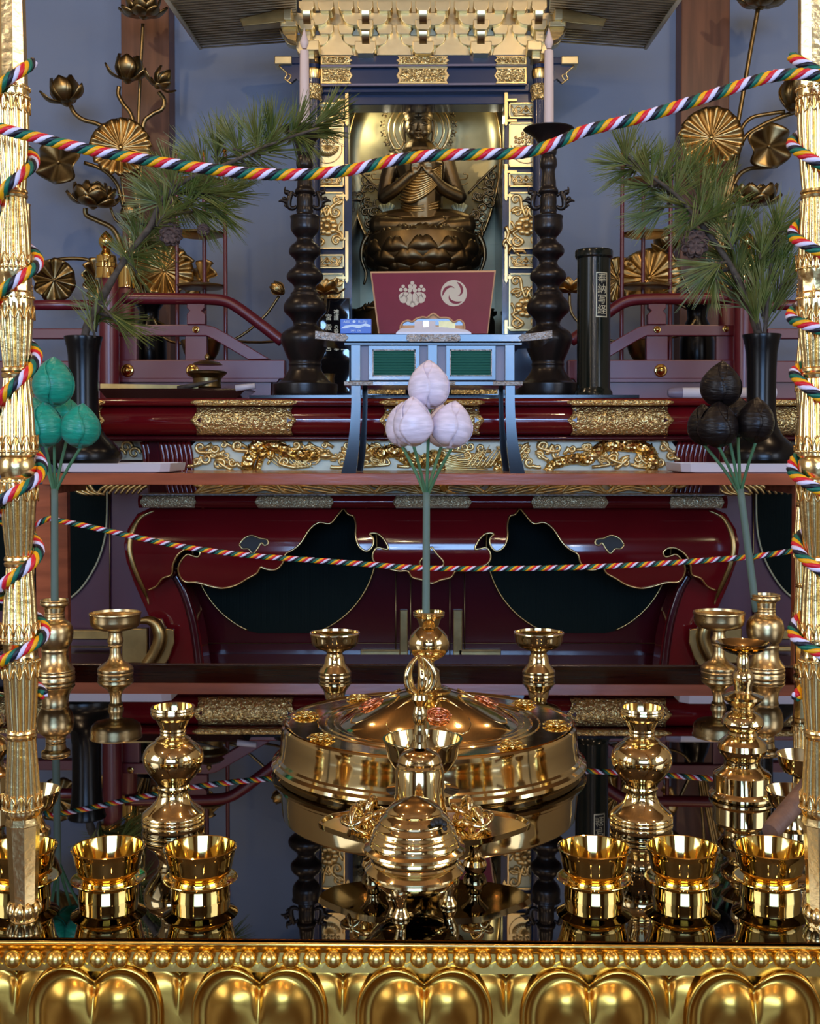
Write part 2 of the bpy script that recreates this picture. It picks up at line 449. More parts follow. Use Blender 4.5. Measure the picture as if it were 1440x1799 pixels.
def lotus(parent, px, py, Y, size, m, rings, tiltx=0.0, tilty=0.0, key='a', name='lotus_flower'):
    """size: petal length in px; rings: (count, tilt outward deg, length factor, width factor, base radius factor)"""
    p = W(px, py, Y); S = M(size, p)
    bm = NB(); lathe(bm, [(S*0.06, -S*0.12), (S*0.16, -S*0.05), (S*0.24, S*0.05), (S*0.24, S*0.25), (S*0.1, S*0.32)], n=14)
    core = obj(name, bm, m, None); core.parent = parent; core.location = p-wloc(parent)
    core.rotation_euler = (tiltx, tilty, 0)
    for ri, (n, tilt, lf, wf, rf) in enumerate(rings):
        me = petal_mesh((key, ri, round(S, 3), m.name), S*lf, S*wf, 0.26, 0.12, m, S*0.03)
        for k in range(n):
            a = 2*PI*(k+0.5*(ri % 2))/n
            mt = Matrix.Rotation(a, 4, 'Z') @ Matrix.Translation((0, S*rf, 0)) @ Matrix.Rotation(-R(tilt), 4, 'X')
            put(me, 'petal', core, mt)
    return core
def wavy_leaf(parent, px, py, Y, rpx, m, yaw=0, pitch=0, folds=17, amp=0.09, dish=0.15, notch=False, squash=1.0, name='lotus_leaf'):
    p = W(px, py, Y); S = M(rpx, p); bm = NB(); n, k = 96, 10; rings = []
    ctr = bm.verts.new((0, -0.02*S, 0))
    for j in range(1, k+1):
        f = j/k; ring = []
        for i in range(n):
            a = 2*PI*i/n; r = S*f*(1+0.03*math.sin(folds*a)*f)
            y = -dish*S*f*f + amp*S*f**1.5*math.sin(folds*a) + 0.06*S*math.sin(3*a+1)*f*f
            if f > 0.93: y += 0.05*S
            ring.append(bm.verts.new((r*math.cos(a), y, r*math.sin(a)*squash)))
        rings.append(ring)
    for i in range(n): bm.faces.new((ctr, rings[0][(i+1) % n], rings[0][i]))
    for a, b in zip(rings, rings[1:]):
        for i in range(n): bm.faces.new((a[i], a[(i+1) % n], b[(i+1) % n], b[i]))
    bmesh.ops.recalc_face_normals(bm, faces=bm.faces)
    bmesh.ops.solidify(bm, geom=bm.faces[:], thickness=0.025*S)
    o = obj(name, bm, m, None); o.parent = parent; o.location = p-wloc(parent); o.rotation_euler = (pitch, 0, yaw)
    bm = NB(); ball(bm, (0, -0.05*S, 0), 0.08*S, (1, 0.6, 1)); c = obj('leaf_centre', bm, m, None); c.parent = o
    return o
def stem(parent, pts, Y, r, m, name='stem', r2=None, k=6):
    bm = NB(); P = spline([W(x, y, Y if not isinstance(Y, list) else Y[i]) for i, (x, y) in enumerate(pts)], k)
    a = M(r, P[0]); b = M(r2, P[0]) if r2 else a
    tube(bm, P, rpick([a, b], len(P)), 8); return obj(name, bm, m, parent)

# ============================================================ BACK ALTAR (red lacquer)
ZT = zof(699, 0, 4.95)          # height of the red altar's top
alt = thing('lacquered_altar', 'long dark red lacquer altar with dragon frieze and cusped gilt-edged apron', 'altar', (0, 5.0, FZ))
def YB(y): return y
# top board and black mat
bm = NB(); box(bm, (0.05, 5.95, ZT-0.012), (4.6, 1.96, 0.024)); obj('top_board', bm, m_redlac, alt, smooth=False, bevel=0.004)
# convex mouldings: a half round bar with an eased profile
def mould(name, x0, x1, y0, y1, Yf, bulge, m, parent, back=0.12, n=10):
    a = W(x0, (y0+y1)/2, Yf); b = W(x1, (y0+y1)/2, Yf); zt, zb = zof(y0, 0, Yf), zof(y1, 0, Yf)
    bm = NB(); prof = []
    for i in range(n+1):
        t = i/n; prof.append((Yf+bulge-bulge*math.sin(PI*t)**0.7, zt+(zb-zt)*t))
    prof.append((Yf+bulge+back, zb)); prof.append((Yf+bulge+back, zt))
    vs = [[bm.verts.new((X, y, z)) for y, z in prof] for X in (a.x, b.x)]
    k = len(prof)
    for i in range(k): bm.faces.new((vs[0][i], vs[0][(i+1) % k], vs[1][(i+1) % k], vs[1][i]))
    bm.faces.new(vs[0]); bm.faces.new(vs[1][::-1]); bmesh.ops.recalc_face_normals(bm, faces=bm.faces)
    return obj(name, bm, m, parent, smooth='auto')
mould('edge_moulding', -80, 1560, 700, 712, 4.93, 0.012, m_redlac, alt)
mould('convex_moulding', -80, 1560, 712, 764, 4.95, 0.045, m_redlac, alt)
mould('lower_bead', -80, 1560, 765, 775, 4.98, 0.015, m_redlac_deep, alt)
mould('waist_moulding', 242, 1278, 871, 893, 4.90, 0.018, m_redlac, alt)
# thin silver line
bm = NB(); boxpx(bm, 250, 868, 1272, 871, 4.90, 0.12); obj('metal_line', bm, m_tarnish, alt, smooth=False)
# chased gilt plates following the convex moulding
def curved_plate(name, x0, x1, y0, y1, Yf, bulge, m, parent, lobes=True):
    zt, zb = zof(y0, 0, Yf), zof(y1, 0, Yf); a = W(x0, (y0+y1)/2, Yf).x; b = W(x1, (y0+y1)/2, Yf).x
    nx, nz = 24, 12; bm = NB(); g = []; w = b-a
    for j in range(nz+1):
        t = j/nz; row = []
        inset = (0.05*abs(math.sin(2*PI*(t-0.0)))+0.05*(1-math.sin(PI*t)) if lobes else 0.04*abs(1-2*t))*min(w, 0.35)
        yy = Yf+bulge-bulge*math.sin(PI*min(max(t*0.96+0.02, 0), 1))**0.7-0.006
        for i in range(nx+1):
            s = i/nx; x = a+inset+(w-2*inset)*s
            row.append(bm.verts.new((x, yy, zt+(zb-zt)*t)))
        g.append(row)
    for j in range(nz):
        for i in range(nx): bm.faces.new((g[j][i], g[j+1][i], g[j+1][i+1], g[j][i+1]))
    bmesh.ops.recalc_face_normals(bm, faces=bm.faces)
    bmesh.ops.solidify(bm, geom=bm.faces[:], thickness=0.005)
    o = obj(name, bm, m, parent)
    # raised rim on top and bottom
    for t in (0.0, 1.0):
        bm = NB(); z = zt+(zb-zt)*t; tube(bm, [(a+0.02, Yf+bulge-0.012, z), (b-0.02, Yf+bulge-0.012, z)], 0.0035, 6); obj('plate_rim', bm, m_plain_gilt, o)
    return o
for x0, x1 in ((-60, 185), (335, 521), (666, 851), (996, 1183), (1352, 1560)):
    pl = curved_plate('gilt_plate', x0, x1, 714, 763, 4.95, 0.045, m_chased, alt)
    if x0 > 0 and x1 < 1300:   # the three-hole pattern at each end, cut through to the red lacquer
        bm = NB()
        for xx in (x0+14, x1-14):
            for yy, q in ((722, 3), (738, 4.5), (754, 3)):
                Yq = 4.95+0.045-0.045*math.sin(PI*(yy-714)/49)**0.7-0.012
                sgn = 1 if xx > (x0+x1)/2 else -1
                polypx(bm, [(xx-sgn*q*0.7, yy-q), (xx+sgn*q, yy), (xx-sgn*q*0.7, yy+q)], Yq, 0.002)
        obj('pierced_hole', bm, m_redlac_deep, pl, smooth=False)
    bm = NB(); c0 = W(x0, 707, 4.925); c1 = W(x1, 707, 4.925); r = M(5, c0)
    tube(bm, [c0, c0+Vector((r*2, 0, 0)), c1-Vector((r*2, 0, 0)), c1], [r*0.35, r, r, r*0.35], 10, flat=1.0)
    obj('gilt_edge_strip', bm, m_chased, alt)
for x0, x1 in ((247, 345), (448, 586), (690, 828), (932, 1068), (1175, 1271)):
    curved_plate('small_gilt_plate', x0, x1, 873, 891, 4.90, 0.018, m_chased_fine, alt, lobes=False)
# frieze ground and fluted red ends
bm = NB(); a = W(332, 820, 5.04); b = W(1192, 820, 5.04)
polypx(bm, [(345, 775), (335, 785), (331, 800), (333, 820), (338, 845), (350, 862), (362, 869), (1150, 869), (1170, 862), (1184, 845), (1192, 820), (1192, 800), (1186, 785), (1178, 775)], 5.04, 0.03)
obj('frieze_ground', bm, m_frieze, alt, smooth=False)
bm = NB(); boxpx(bm, 262, 775, 1262, 870, 5.075, 0.3); obj('frieze_core', bm, m_redlac_deep, alt, smooth=False)
for side in (-1, 1):
    for k in range(11):
        x = (336-8*k) if side < 0 else (1188+8*k)
        bm = NB(); dx = -side*0
        pts = [(x+side*6, 776), (x+side*1, 800), (x, 822), (x-side*6, 850), (x-side*10, 870)]
        P = spline([W(u, v, 5.03+0.008*k) for u, v in pts], 3); tube(bm, P, M(4.6, P[0]), 8); obj('fluted_rib', bm, m_redlac, alt)
# ---- dragon frieze relief
m_dragon = mat('gilt_dragon_scales', (0.90, 0.62, 0.22), 0.26, 1, bump=1.0, bscale=55, btype='voronoi', bdist=0.01)
def dragon(pts, r):
    dr = NB()
    P = spline([W(x, y, 5.02) for x, y in pts], 6); n = len(P)
    for i, p in enumerate(P): p.y += 0.008*math.sin(i*0.9)
    ra = rpick([M(q, P[0]) for q in r], n); tube(dr, P, ra, 12, flat=0.8)
    for i in range(1, n-1, 2):   # back fins
        t = (P[i+1]-P[i-1]).normalized(); nn = Vector((-t.z, 0, t.x))
        if nn.z < 0: nn = -nn
        a = P[i]+nn*ra[i]*0.8
        tube(dr, [a, a+nn*ra[i]*0.5+t*ra[i]*0.2], [ra[i]*0.25, ra[i]*0.04], 5)
    obj('dragon_body', dr, m_dragon, alt)
dragon([(436, 866), (434, 838), (436, 812), (448, 787), (470, 780), (492, 788), (512, 797), (536, 800), (556, 800)], [7, 11, 12, 12, 11, 10, 9])
dragon([(452, 862), (452, 826), (462, 800), (480, 797), (470, 815)], [5, 6, 6, 4, 3])
dragon([(645, 786), (668, 797), (690, 792), (716, 806), (745, 812), (760, 800), (775, 812), (780, 862)], [6, 11, 12, 12, 11, 10, 8])
dragon([(1135, 866), (1142, 840), (1146, 812), (1140, 794), (1118, 784), (1090, 782), (1062, 784), (1045, 795), (1030, 808), (1010, 806), (985, 812), (965, 822), (950, 862)], [6, 11, 12, 12, 11, 11, 10, 9, 7])
dragon([(860, 866), (872, 832), (880, 806), (892, 795), (900, 806)], [5, 8, 8, 7, 5])
for hx, hy, s in ((572, 800, 1), (640, 800, -1), (1040, 800, -1), (897, 800, 1)):
    hd = NB()
    def P(x, y, d=0.0): q = W(hx+s*x, hy+y, 5.015); q.y -= d; return q
    ball(hd, P(0, 0), M(11, P(0, 0)), (1.2, 0.8, 0.75)); ball(hd, P(14, 3), M(6, P(0, 0)), (1.4, 0.8, 0.6)); ball(hd, P(13, 9), M(4, P(0, 0)), (1.5, 0.7, 0.5))
    for k in (-1, 1): ball(hd, P(5, -6+k*2, 0.02), M(3, P(0, 0)))
    tube(hd, spline([P(-4, -7), P(-14, -14), P(-26, -15)], 4), rpick([M(3, P(0, 0)), M(0.8, P(0, 0))], 9), 6)
    for a in range(7):
        an = R(120+20*a)*1.0
        tube(hd, spline([P(-6, 0), P(-16, -10+4*a), P(-24-3*(a % 2), -14+5*a)], 3), rpick([M(2.6, P(0, 0)), M(0.6, P(0, 0))], 7), 6)
    tube(hd, spline([P(18, 2), P(26, -4), P(32, 2), P(30, 8)], 4), M(1.2, P(0, 0)), 6)
    obj('dragon_head', hd, m_carved, alt)
cl = NB(); rnd = random.Random(3)
for cx, cy, r, d in ((352, 786, 9, 1), (378, 788, 8, -1), (418, 783, 9, 1), (362, 806, 10, -1), (388, 815, 9, 1), (345, 812, 7, -1), (408, 812, 8, 1),
                     (610, 782, 9, 1), (520, 782, 7, -1), (600, 812, 9, -1), (625, 812, 7, 1), (500, 812, 9, 1),
                     (925, 790, 9, -1), (955, 784, 9, 1), (978, 786, 9, -1), (930, 812, 9, 1), (948, 800, 7, 1), (1100, 812, 9, -1), (1078, 806, 8, 1),
                     (1165, 785, 9, 1), (1160, 812, 10, -1), (1178, 800, 7, 1), (1120, 806, 8, 1), (1005, 788, 7, -1), (820, 800, 8, -1)):
    scroll(cl, spiral(cx, cy, r, 1.2, rnd.uniform(0, 6), d, tail=[(cx+d*r*2.2, cy+r*0.9), (cx+d*r*1.6, cy+r)]), 5.018, 3.8, 1.8)
for cx in range(346, 1180, 26):
    d = 1 if (cx//26) % 2 else -1
    scroll(cl, spiral(cx, 845, 9, 1.1, 1.0, d, tail=[(cx+d*26, 852), (cx+d*14, 856)]), 5.024, 3.6, 1.6)
for i in range(95):
    cx, cy = rnd.uniform(348, 1176), rnd.choice((784, 798, 812)) + rnd.uniform(-3, 3); d = rnd.choice((-1, 1)); r = rnd.uniform(6, 9)
    scroll(cl, spiral(cx, cy, r, 1.1, rnd.uniform(0, 6), d, n=9, tail=[(min(max(cx+d*r*2.6, 342), 1184), cy+r*0.7)]), 5.027, 3.4, 1.6, k=2, n=5)
for i in range(16):   # the fanning tail and mane
    a = R(-50+6*i); cx, cy = 750, 826
    scroll(cl, [(cx+20*math.cos(a), cy+14*math.sin(a)), (cx+60*math.cos(a), cy+30*math.sin(a)), (cx+(95+6*(i % 3))*math.cos(a*0.8), cy+52*math.sin(a*0.8))], 5.018, 3.0, 0.6)
for i in range(12):
    x = 830+i*8; scroll(cl, [(x-10, 820), (x, 806), (x+14, 790-(i % 3)*4)], 5.018, 3.2, 0.5)
for i in range(9):
    x = 468+i*7; scroll(cl, [(x, 800), (x+12, 812), (x+26, 822)], 5.02, 2.2, 0.5)
obj('cloud_scroll', cl, m_carved, alt)['kind'] = 'stuff'
wv = NB()                     # combed waves along the foot of the frieze
x = 338
while x < 1180:
    w = rnd.choice((46, 60, 74)); up = rnd.random() < 0.5
    for q in range(5):
        o = q*4.2
        y0, y1 = (866-o*0.2, 850+o*0.3)
        pts = [(x-10+o, 868), (x+w*0.3+o*0.6, 866-o*1.1), (x+w*0.7, 862-o*1.3), (x+w+8, 858-o*1.2)]
        if up: pts = [(2*x+w-a, b) for a, b in pts]
        pts = [(min(max(a, 342), 1180), b) for a, b in pts]
        scroll(wv, pts, 5.02-0.002*q, 2.7, 1.9)
    if rnd.random() < 0.6: scroll(wv, spiral(x+w*0.5, 848, 8, 1.1, 0, 1), 5.015, 2.6, 1.5)
    x += w*0.8
obj('wave_carving', wv, m_carved, alt)['kind'] = 'stuff'
# outer wings of the frieze, seen past the ends of the shelf
for sgn, x0, x1 in ((-1, 130, 262), (1, 1262, 1400)):
    bm = NB()
    for k in range(12):
        xa = x0+8+(x1-x0-20)*k/11
        scroll(bm, [(xa-sgn*10, 852), (xa, 858), (xa+sgn*8, 868)] if k > 3 else [(xa-12, 850), (xa-2, 864), (xa+16, 869)], 5.25, 4, 2.2)
    for cx, cy in ((x0+92, 785), (x0+106, 796), (x0+80, 798)):
        scroll(bm, spiral(cx, cy, 11, 1.2, 0, sgn), 5.25, 3.2, 1.6)
    obj('side_carving', bm, m_carved, alt)
    bm = NB(); boxpx(bm, x0+20, 772, x1-12, 808, 5.28, 0.05); obj('side_carving_ground', bm, m_frieze, alt, smooth=False)
# ---- apron with cusped lower edge
CX = 758
apr_l = [(262, 893), (242, 905), (229, 928), (224, 955), (229, 985), (240, 1010), (252, 1028), (262, 1036),
         (278, 1028), (290, 1014), (306, 1007), (309, 990), (318, 972), (334, 961), (348, 961), (356, 968), (353, 976), (343, 974), (334, 972),
         (324, 982), (318, 996), (320, 1010), (328, 1020), (345, 1021), (358, 1024), (374, 1029), (394, 1032), (418, 1026), (438, 1014), (454, 1005),
         (461, 994), (466, 996), (478, 999), (490, 997), (500, 986), (505, 971), (520, 962), (532, 950), (546, 928), (562, 917), (580, 919), (592, 906), (602, 893)]
apr_c = [(604, 893), (612, 903), (622, 907), (626, 922), (626, 940), (632, 958), (645, 966), (655, 958), (657, 945), (650, 936), (664, 936), (676, 947), (683, 962),
         (674, 962), (664, 960), (657, 968), (656, 980), (664, 990), (682, 996), (700, 1001), (716, 1001), (724, 1012), (742, 1017), (758, 1023)]
def mirx(pts): return [(2*CX-x, y) for x, y in pts]
ZA0, ZA1 = zof(893, 0, 4.99), zof(1050, 0, 4.99)
def swell(z):
    """how far the rounded apron stands forward at height z"""
    t = (z-ZA1)/(ZA0-ZA1); t = min(max(t, 0.0), 1.0)
    return 0.062*math.sin(PI*min(1, t*0.98+0.02))**0.8
def swollen(bm):
    for i in range(1, 22):
        z = ZA1+(ZA0-ZA1)*i/22
        bmesh.ops.bisect_plane(bm, geom=bm.verts[:]+bm.edges[:]+bm.faces[:], plane_co=(0, 0, z), plane_no=(0, 0, 1))
    for v in bm.verts: v.co.y -= swell(v.co.z)
def apron_piece(pts, nm='apron'):
    bm = NB(); polypx(bm, pts, 4.99, 0.05); swollen(bm); return obj(nm, bm, m_redlac, alt, smooth='auto')
L1 = apr_l
apron_piece(L1); apron_piece(mirx(L1)[::-1])
apron_piece(apr_c+mirx(apr_c)[::-1][1:])
def gilt_line(pts, Y, r, par=alt, m=m_plain_gilt, k=4, nm='gilt_edge', sw=False):
    bm = NB(); P = spline([W(x, y, Y) for x, y in pts], k)
    if sw:
        for p in P: p.y -= swell(p.z)
    tube(bm, P, M(r, P[0]), 6); return obj(nm, bm, m, par)
for pts in (apr_l[7:], mirx(apr_l[7:]), apr_c+mirx(apr_c)[::-1][1:]):
    gilt_line(pts, 4.988, 1.9, sw=True)
# crescent openings
for pts in ([(424, 955), (432, 944), (446, 939), (460, 944), (472, 946), (474, 953), (468, 956), (462, 952), (456, 962), (448, 970), (440, 962), (430, 962)],
            [(758, 958), (766, 970), (778, 984), (776, 992), (758, 995), (740, 992), (738, 984), (750, 970)]):
    for q in ([pts, mirx(pts)] if pts[0][0] < 700 else [pts]):
        bm = NB(); polypx(bm, q, 4.988, 0.004); swollen(bm); obj('pierced_opening', bm, m_black if q[0][0] != 758 else m_redlac_deep, alt, smooth=False)
        gilt_line(q+[q[0]], 4.987, 1.6, sw=True)
# broad gilt bead down the rounded corner of the body
cor = [(272, 897), (250, 908), (238, 930), (234, 960), (240, 990), (250, 1020), (258, 1045), (262, 1062)]
for pts in (cor, mirx(cor)):
    bm = NB(); P = spline([W(x, y, 4.985) for x, y in pts], 5)
    for p in P: p.y -= swell(p.z)
    tube(bm, P, rpick([M(v, P[0]) for v in (1, 3, 4.5, 4.5, 4.5, 4, 3, 0.8)], len(P)), 8, flat=0.5)
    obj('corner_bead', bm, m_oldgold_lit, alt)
# cabriole legs
zf = 1240
leg_o = [(262, 893), (240, 903), (224, 928), (217, 958), (222, 990), (234, 1024), (250, 1060), (268, 1100), (284, 1135), (294, 1165), (298, 1200), (302, 1320)]
leg_i = [(372, 1320), (362, 1200), (357, 1165), (352, 1120), (343, 1080), (331, 1046), (320, 1015), (305, 1000), (290, 985), (285, 950), (300, 893)]
for pts in (leg_o+leg_i, mirx(leg_o+leg_i)):
    bm = NB(); polypx(bm, pts, 5.03, 0.16); obj('cabriole_leg', bm, m_redlac, alt, smooth=False, bevel=0.012)
ridge = [(306, 1010), (322, 1040), (336, 1085), (344, 1130), (350, 1180)]
for pts in (ridge, mirx(ridge)):
    bm = NB(); P = spline([W(x, y, 5.028) for x, y in pts], 5); tube(bm, P, M(7, P[0]), 10, flat=0.5); obj('leg_ridge', bm, m_redlac_deep, alt)
# red body bulge behind the apron top (gives the horizontal highlights)
bm = NB(); a = W(262, 930, 5.02).x; b = W(1256, 930, 5.02).x
# back panel with two round green screens
PY = 5.32
bm = NB(); boxpx(bm, 262, 870, 1254, 1330, PY, 0.04); obj('back_panel', bm, m_redlac_deep, alt, smooth=False)
for cx in (500, 1016):
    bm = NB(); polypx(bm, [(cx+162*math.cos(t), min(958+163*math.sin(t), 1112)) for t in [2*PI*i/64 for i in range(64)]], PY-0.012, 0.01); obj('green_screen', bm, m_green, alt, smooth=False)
    arc = [(cx+162*math.cos(R(t)), 958+163*math.sin(R(t))) for t in range(-30, 68, 4)]
    gilt_line(arc, PY-0.016, 1.8, m=m_oldgold_lit, k=2, nm='screen_rim'); gilt_line([(2*cx-x, y) for x, y in arc], PY-0.016, 1.8, m=m_oldgold_lit, k=2, nm='screen_rim')
for x in (695, 721, 790, 816):
    gilt_line([(x, 1002), (x, 1165)], PY-0.01, 1.0, m=m_oldgold, nm='door_bead')
for x0, x1, y0, y1 in ((633, 702, 1141, 1153), (805, 880, 1141, 1153), (702, 716, 1072, 1165), (796, 812, 1072, 1165)):
    bm = NB(); boxpx(bm, x0, y0, x1, y1, PY-0.02, 0.02); obj('door_fitting', bm, m_oldgold, alt, smooth=False, bevel=0.004)
for y in (1130, 1160): gilt_line([(360, y), (1156, y)], PY-0.01, 0.8, m=m_oldgold, nm='door_rail_bead')
# side bays: purple panel, green screen with pale rim, red uprights
SY = 5.5
for mir in (False, True):
    f = (lambda pts: [(2*CX-x, y) for x, y in pts]) if mir else (lambda pts: pts)
    bm = NB(); polypx(bm, f([(-90, 855), (300, 855), (300, 1330), (-90, 1330)]), SY, 0.04); obj('side_panel', bm, m_redpanel, alt, smooth=False)
    arc = [(188, 850), (188, 900), (185, 940), (176, 975), (162, 1005), (142, 1034), (118, 1054), (84, 1070)]
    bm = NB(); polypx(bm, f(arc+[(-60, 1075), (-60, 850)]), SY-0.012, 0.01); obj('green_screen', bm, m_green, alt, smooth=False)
    gilt_line(f(arc), SY-0.016, 2.0, m=m_palegold, k=3, nm='screen_rim')
    gilt_line(f([(193, 855), (193, 1100)]), SY-0.01, 1.4, m=m_oldgold, nm='door_bead')
    for x0, x1, y0, y1 in ((120, 192, 1107, 1124), (118, 192, 1136, 1153), (213, 259, 1104, 1166)):
        q = f([(x0, y0), (x1, y1)]); bm = NB(); boxpx(bm, min(q[0][0], q[1][0]), y0, max(q[0][0], q[1][0]), y1, 5.0 if x0 > 200 else SY-0.06, 0.04)
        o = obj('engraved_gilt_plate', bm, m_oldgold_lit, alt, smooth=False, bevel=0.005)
    # gilt scroll foot
    bm = NB(); P = spline([W(x, y, 4.95) for x, y in f([(240, 1092), (262, 1090), (276, 1100), (281, 1122), (272, 1148), (256, 1172), (250, 1200)])], 5)
    tube(bm, P, rpick([M(v, P[0]) for v in (4, 9, 12, 12, 11, 10)], len(P)), 12); obj('gilt_scroll_foot', bm, m_oldgold_lit, alt)
    bm = NB(); polypx(bm, f([(262, 1084), (284, 1088), (291, 1104), (305, 1106), (306, 1130), (296, 1158), (282, 1178), (262, 1200), (270, 1150), (284, 1124), (278, 1102)]), 4.965, 0.02)
    obj('gilt_scroll_leaf', bm, m_oldgold_lit, alt, smooth=False, bevel=0.004)
# plinth down to the floor behind everything
bm = NB(); box(bm, (0.1, 6.0, (FZ+ZT-0.05)/2), (3.4, 0.9, ZT-0.05-FZ)); obj('plinth', bm, m_redlac_deep, alt, smooth=False)
bm = NB(); box(bm, (0.1, 5.42, FZ+0.04), (4.2, 0.3, 0.08)); obj('floor_sill', bm, m_redlac_deep, alt, smooth=False)

# ============================================================ RAILING on the altar top
def railing(mir, label):
    cx = 749
    def f(pts): return [(2*cx-x, y) for x, y in pts] if mir else pts
    Yr = 5.72
    X = W(f([(192, 600)])[0][0], 600, Yr).x
    t = thing('altar_railing', label, 'railing', (X, Yr, ZT))
    bm = NB(); P = spline([W(x, y, Yr) for x, y in f([(215, 524), (300, 525), (370, 526), (398, 530), (420, 542), (455, 568), (496, 600)])], 6)
    tube(bm, P, M(10, P[0]), 14); obj('handrail', bm, m_redrail, t)
    bm = NB(); P = [W(x, y, Yr) for x, y in f([(-20, 536), (180, 536)])]; tube(bm, P, M(9, P[0]), 14); obj('side_handrail', bm, m_redrail, t)
    bm = NB(); polypx(bm, f([(206, 571), (358, 570), (376, 574), (398, 586), (474, 631), (436, 632), (378, 598), (362, 590), (206, 590)]), Yr, 0.05); obj('middle_rail', bm, m_redrail, t, smooth=False, bevel=0.004)
    bm = NB(); polypx(bm, f([(-20, 577), (150, 577), (150, 595), (-20, 595)]), Yr, 0.05); obj('side_middle_rail', bm, m_redrail, t, smooth=False, bevel=0.004)
    bm = NB(); polypx(bm, f([(206, 632), (500, 632), (500, 666), (206, 666)]), Yr-0.02, 0.08); obj('lower_rail', bm, m_redrail, t, smooth=False, bevel=0.005)
    bm = NB(); polypx(bm, f([(-20, 634), (206, 634), (206, 668), (-20, 668)]), Yr-0.0, 0.08); obj('side_lower_rail', bm, m_redrail, t, smooth=False, bevel=0.005)
    bm = NB(); polypx(bm, f([(0, 668), (476, 668), (474, 709.5), (0, 709.5)]), Yr+0.0, 0.08); obj('sill', bm, m_redrail, t, smooth=False)
    bm = NB(); polypx(bm, f([(0, 665), (490, 665), (486, 671), (0, 671)]), Yr-0.03, 0.05); obj('sill_lip', bm, m_redrail, t, smooth=False)
    for xs, w in ((225, 15), (344, 19)):
        bm = NB(); polypx(bm, f([(xs-w, 590), (xs+w, 590), (xs+w, 633), (xs-w, 633)]), Yr+0.01, 0.04); obj('strut', bm, m_redrail, t, smooth=False, bevel=0.003)
    bm = NB(); polypx(bm, f([(328, 528), (359, 528), (359, 541), (354, 546), (360, 552), (360, 570), (328, 570), (328, 552), (333, 546), (328, 541)]), Yr-0.01, 0.05); obj('rail_block', bm, m_redrail, t, smooth=False, bevel=0.003)
    for x, y, r in ((224, 651, 11.5), (338, 651, 11.5), (344, 579, 6.5), (224, 578, 6)):
        q = W(*f([(x, y)])[0], Yr-0.022 if r > 8 else Yr); rr = M(r, q)
        bm = NB(); lathe(bm, [(rr, 0), (rr, rr*0.15), (rr*0.8, rr*0.25), (rr*0.6, rr*0.2), (rr*0.55, rr*0.5), (rr*0.3, rr*0.7), (0, rr*0.75)], q, 20, rot=Matrix.Rotation(PI/2, 3, 'X')); obj('gilt_boss', bm, m_cup, t)
    # round post with onion finial
    px = f([(192, 600)])[0][0]; Xp = W(px, 600, Yr-0.1).x
    turned('corner_post', t, Xp, Yr-0.1, [(13, 486), (16, 492), (17, 520), (17, 710)], m_redrail, 28)
    turned('onion_finial', t, Xp-0.012*(1 if not mir else -1), Yr-0.1, [(0.5, 405), (3, 408), (9, 413), (13, 421), (13, 428), (9, 435), (7, 438), (8, 441), (11, 446), (17, 450), (18, 456), (18, 462), (19, 463), (19, 470), (18, 471), (19, 484), (20, 490), (14, 491)], m_cup, 28)
    px2 = f([(222, 600)])[0][0]; X2 = W(px2, 600, Yr+0.5).x
    turned('rear_post', t, X2, Yr+0.5, [(12, 505), (14, 512), (15, 640), (15, 700)], m_redrail, 24)
    turned('rear_finial', t, X2, Yr+0.5, [(0.5, 432), (3, 434), (10, 442), (11, 450), (7, 456), (9, 462), (14, 466), (15, 478), (15, 500), (16, 506)], m_cup, 24)
    return t
railing(False, 'red lacquer railing with gilt bosses and onion finial, left of the shrine')
railing(True, 'red lacquer railing with gilt bosses, right of the shrine behind the green-black tube')

# ============================================================ SHRINE
SH = 6.2
shr = thing('gilded_shrine', 'gilded and navy shrine cabinet with tiered bracket eaves around the seated statue', 'shrine', (0.06, 6.4, ZT))
def spx(nm, rects, Y, d, m, par=shr, bevel=0.004):
    bm = NB()
    for r in rects: boxpx(bm, *r, Y, d)
    return obj(nm, bm, m, par, smooth=False, bevel=bevel)
# inner back wall in square gold leaves and floor, side walls
spx('back_wall', [(595, 140, 905, 640)], 6.93, 0.03, m_palegold)
lf = 0
bmg = NB()
for i in range(11):
    for j in range(16):
        x0 = 596+i*28; y0 = 150+j*28
        q = 0.0015+0.001*((i*7+j*3) % 3); boxpx(bmg, x0, y0, x0+27.4, y0+27.4, 6.93-q, q)
obj('gold_leaf_square', bmg, m_palegold, shr, smooth=False)
for x0, x1 in ((604, 618), (882, 896)):
    bm = NB(); a = W(x0, 400, SH); b = W(x1, 400, SH); box(bm, ((a.x+b.x)/2, 6.55, 1.3), (abs(b.x-a.x), 0.72, 1.25)); obj('inner_side_wall', bm, m_navy, shr, smooth=False)
spx('plinth_step', [(540, 588, 958, 713)], 6.1, 0.85, m_navy)
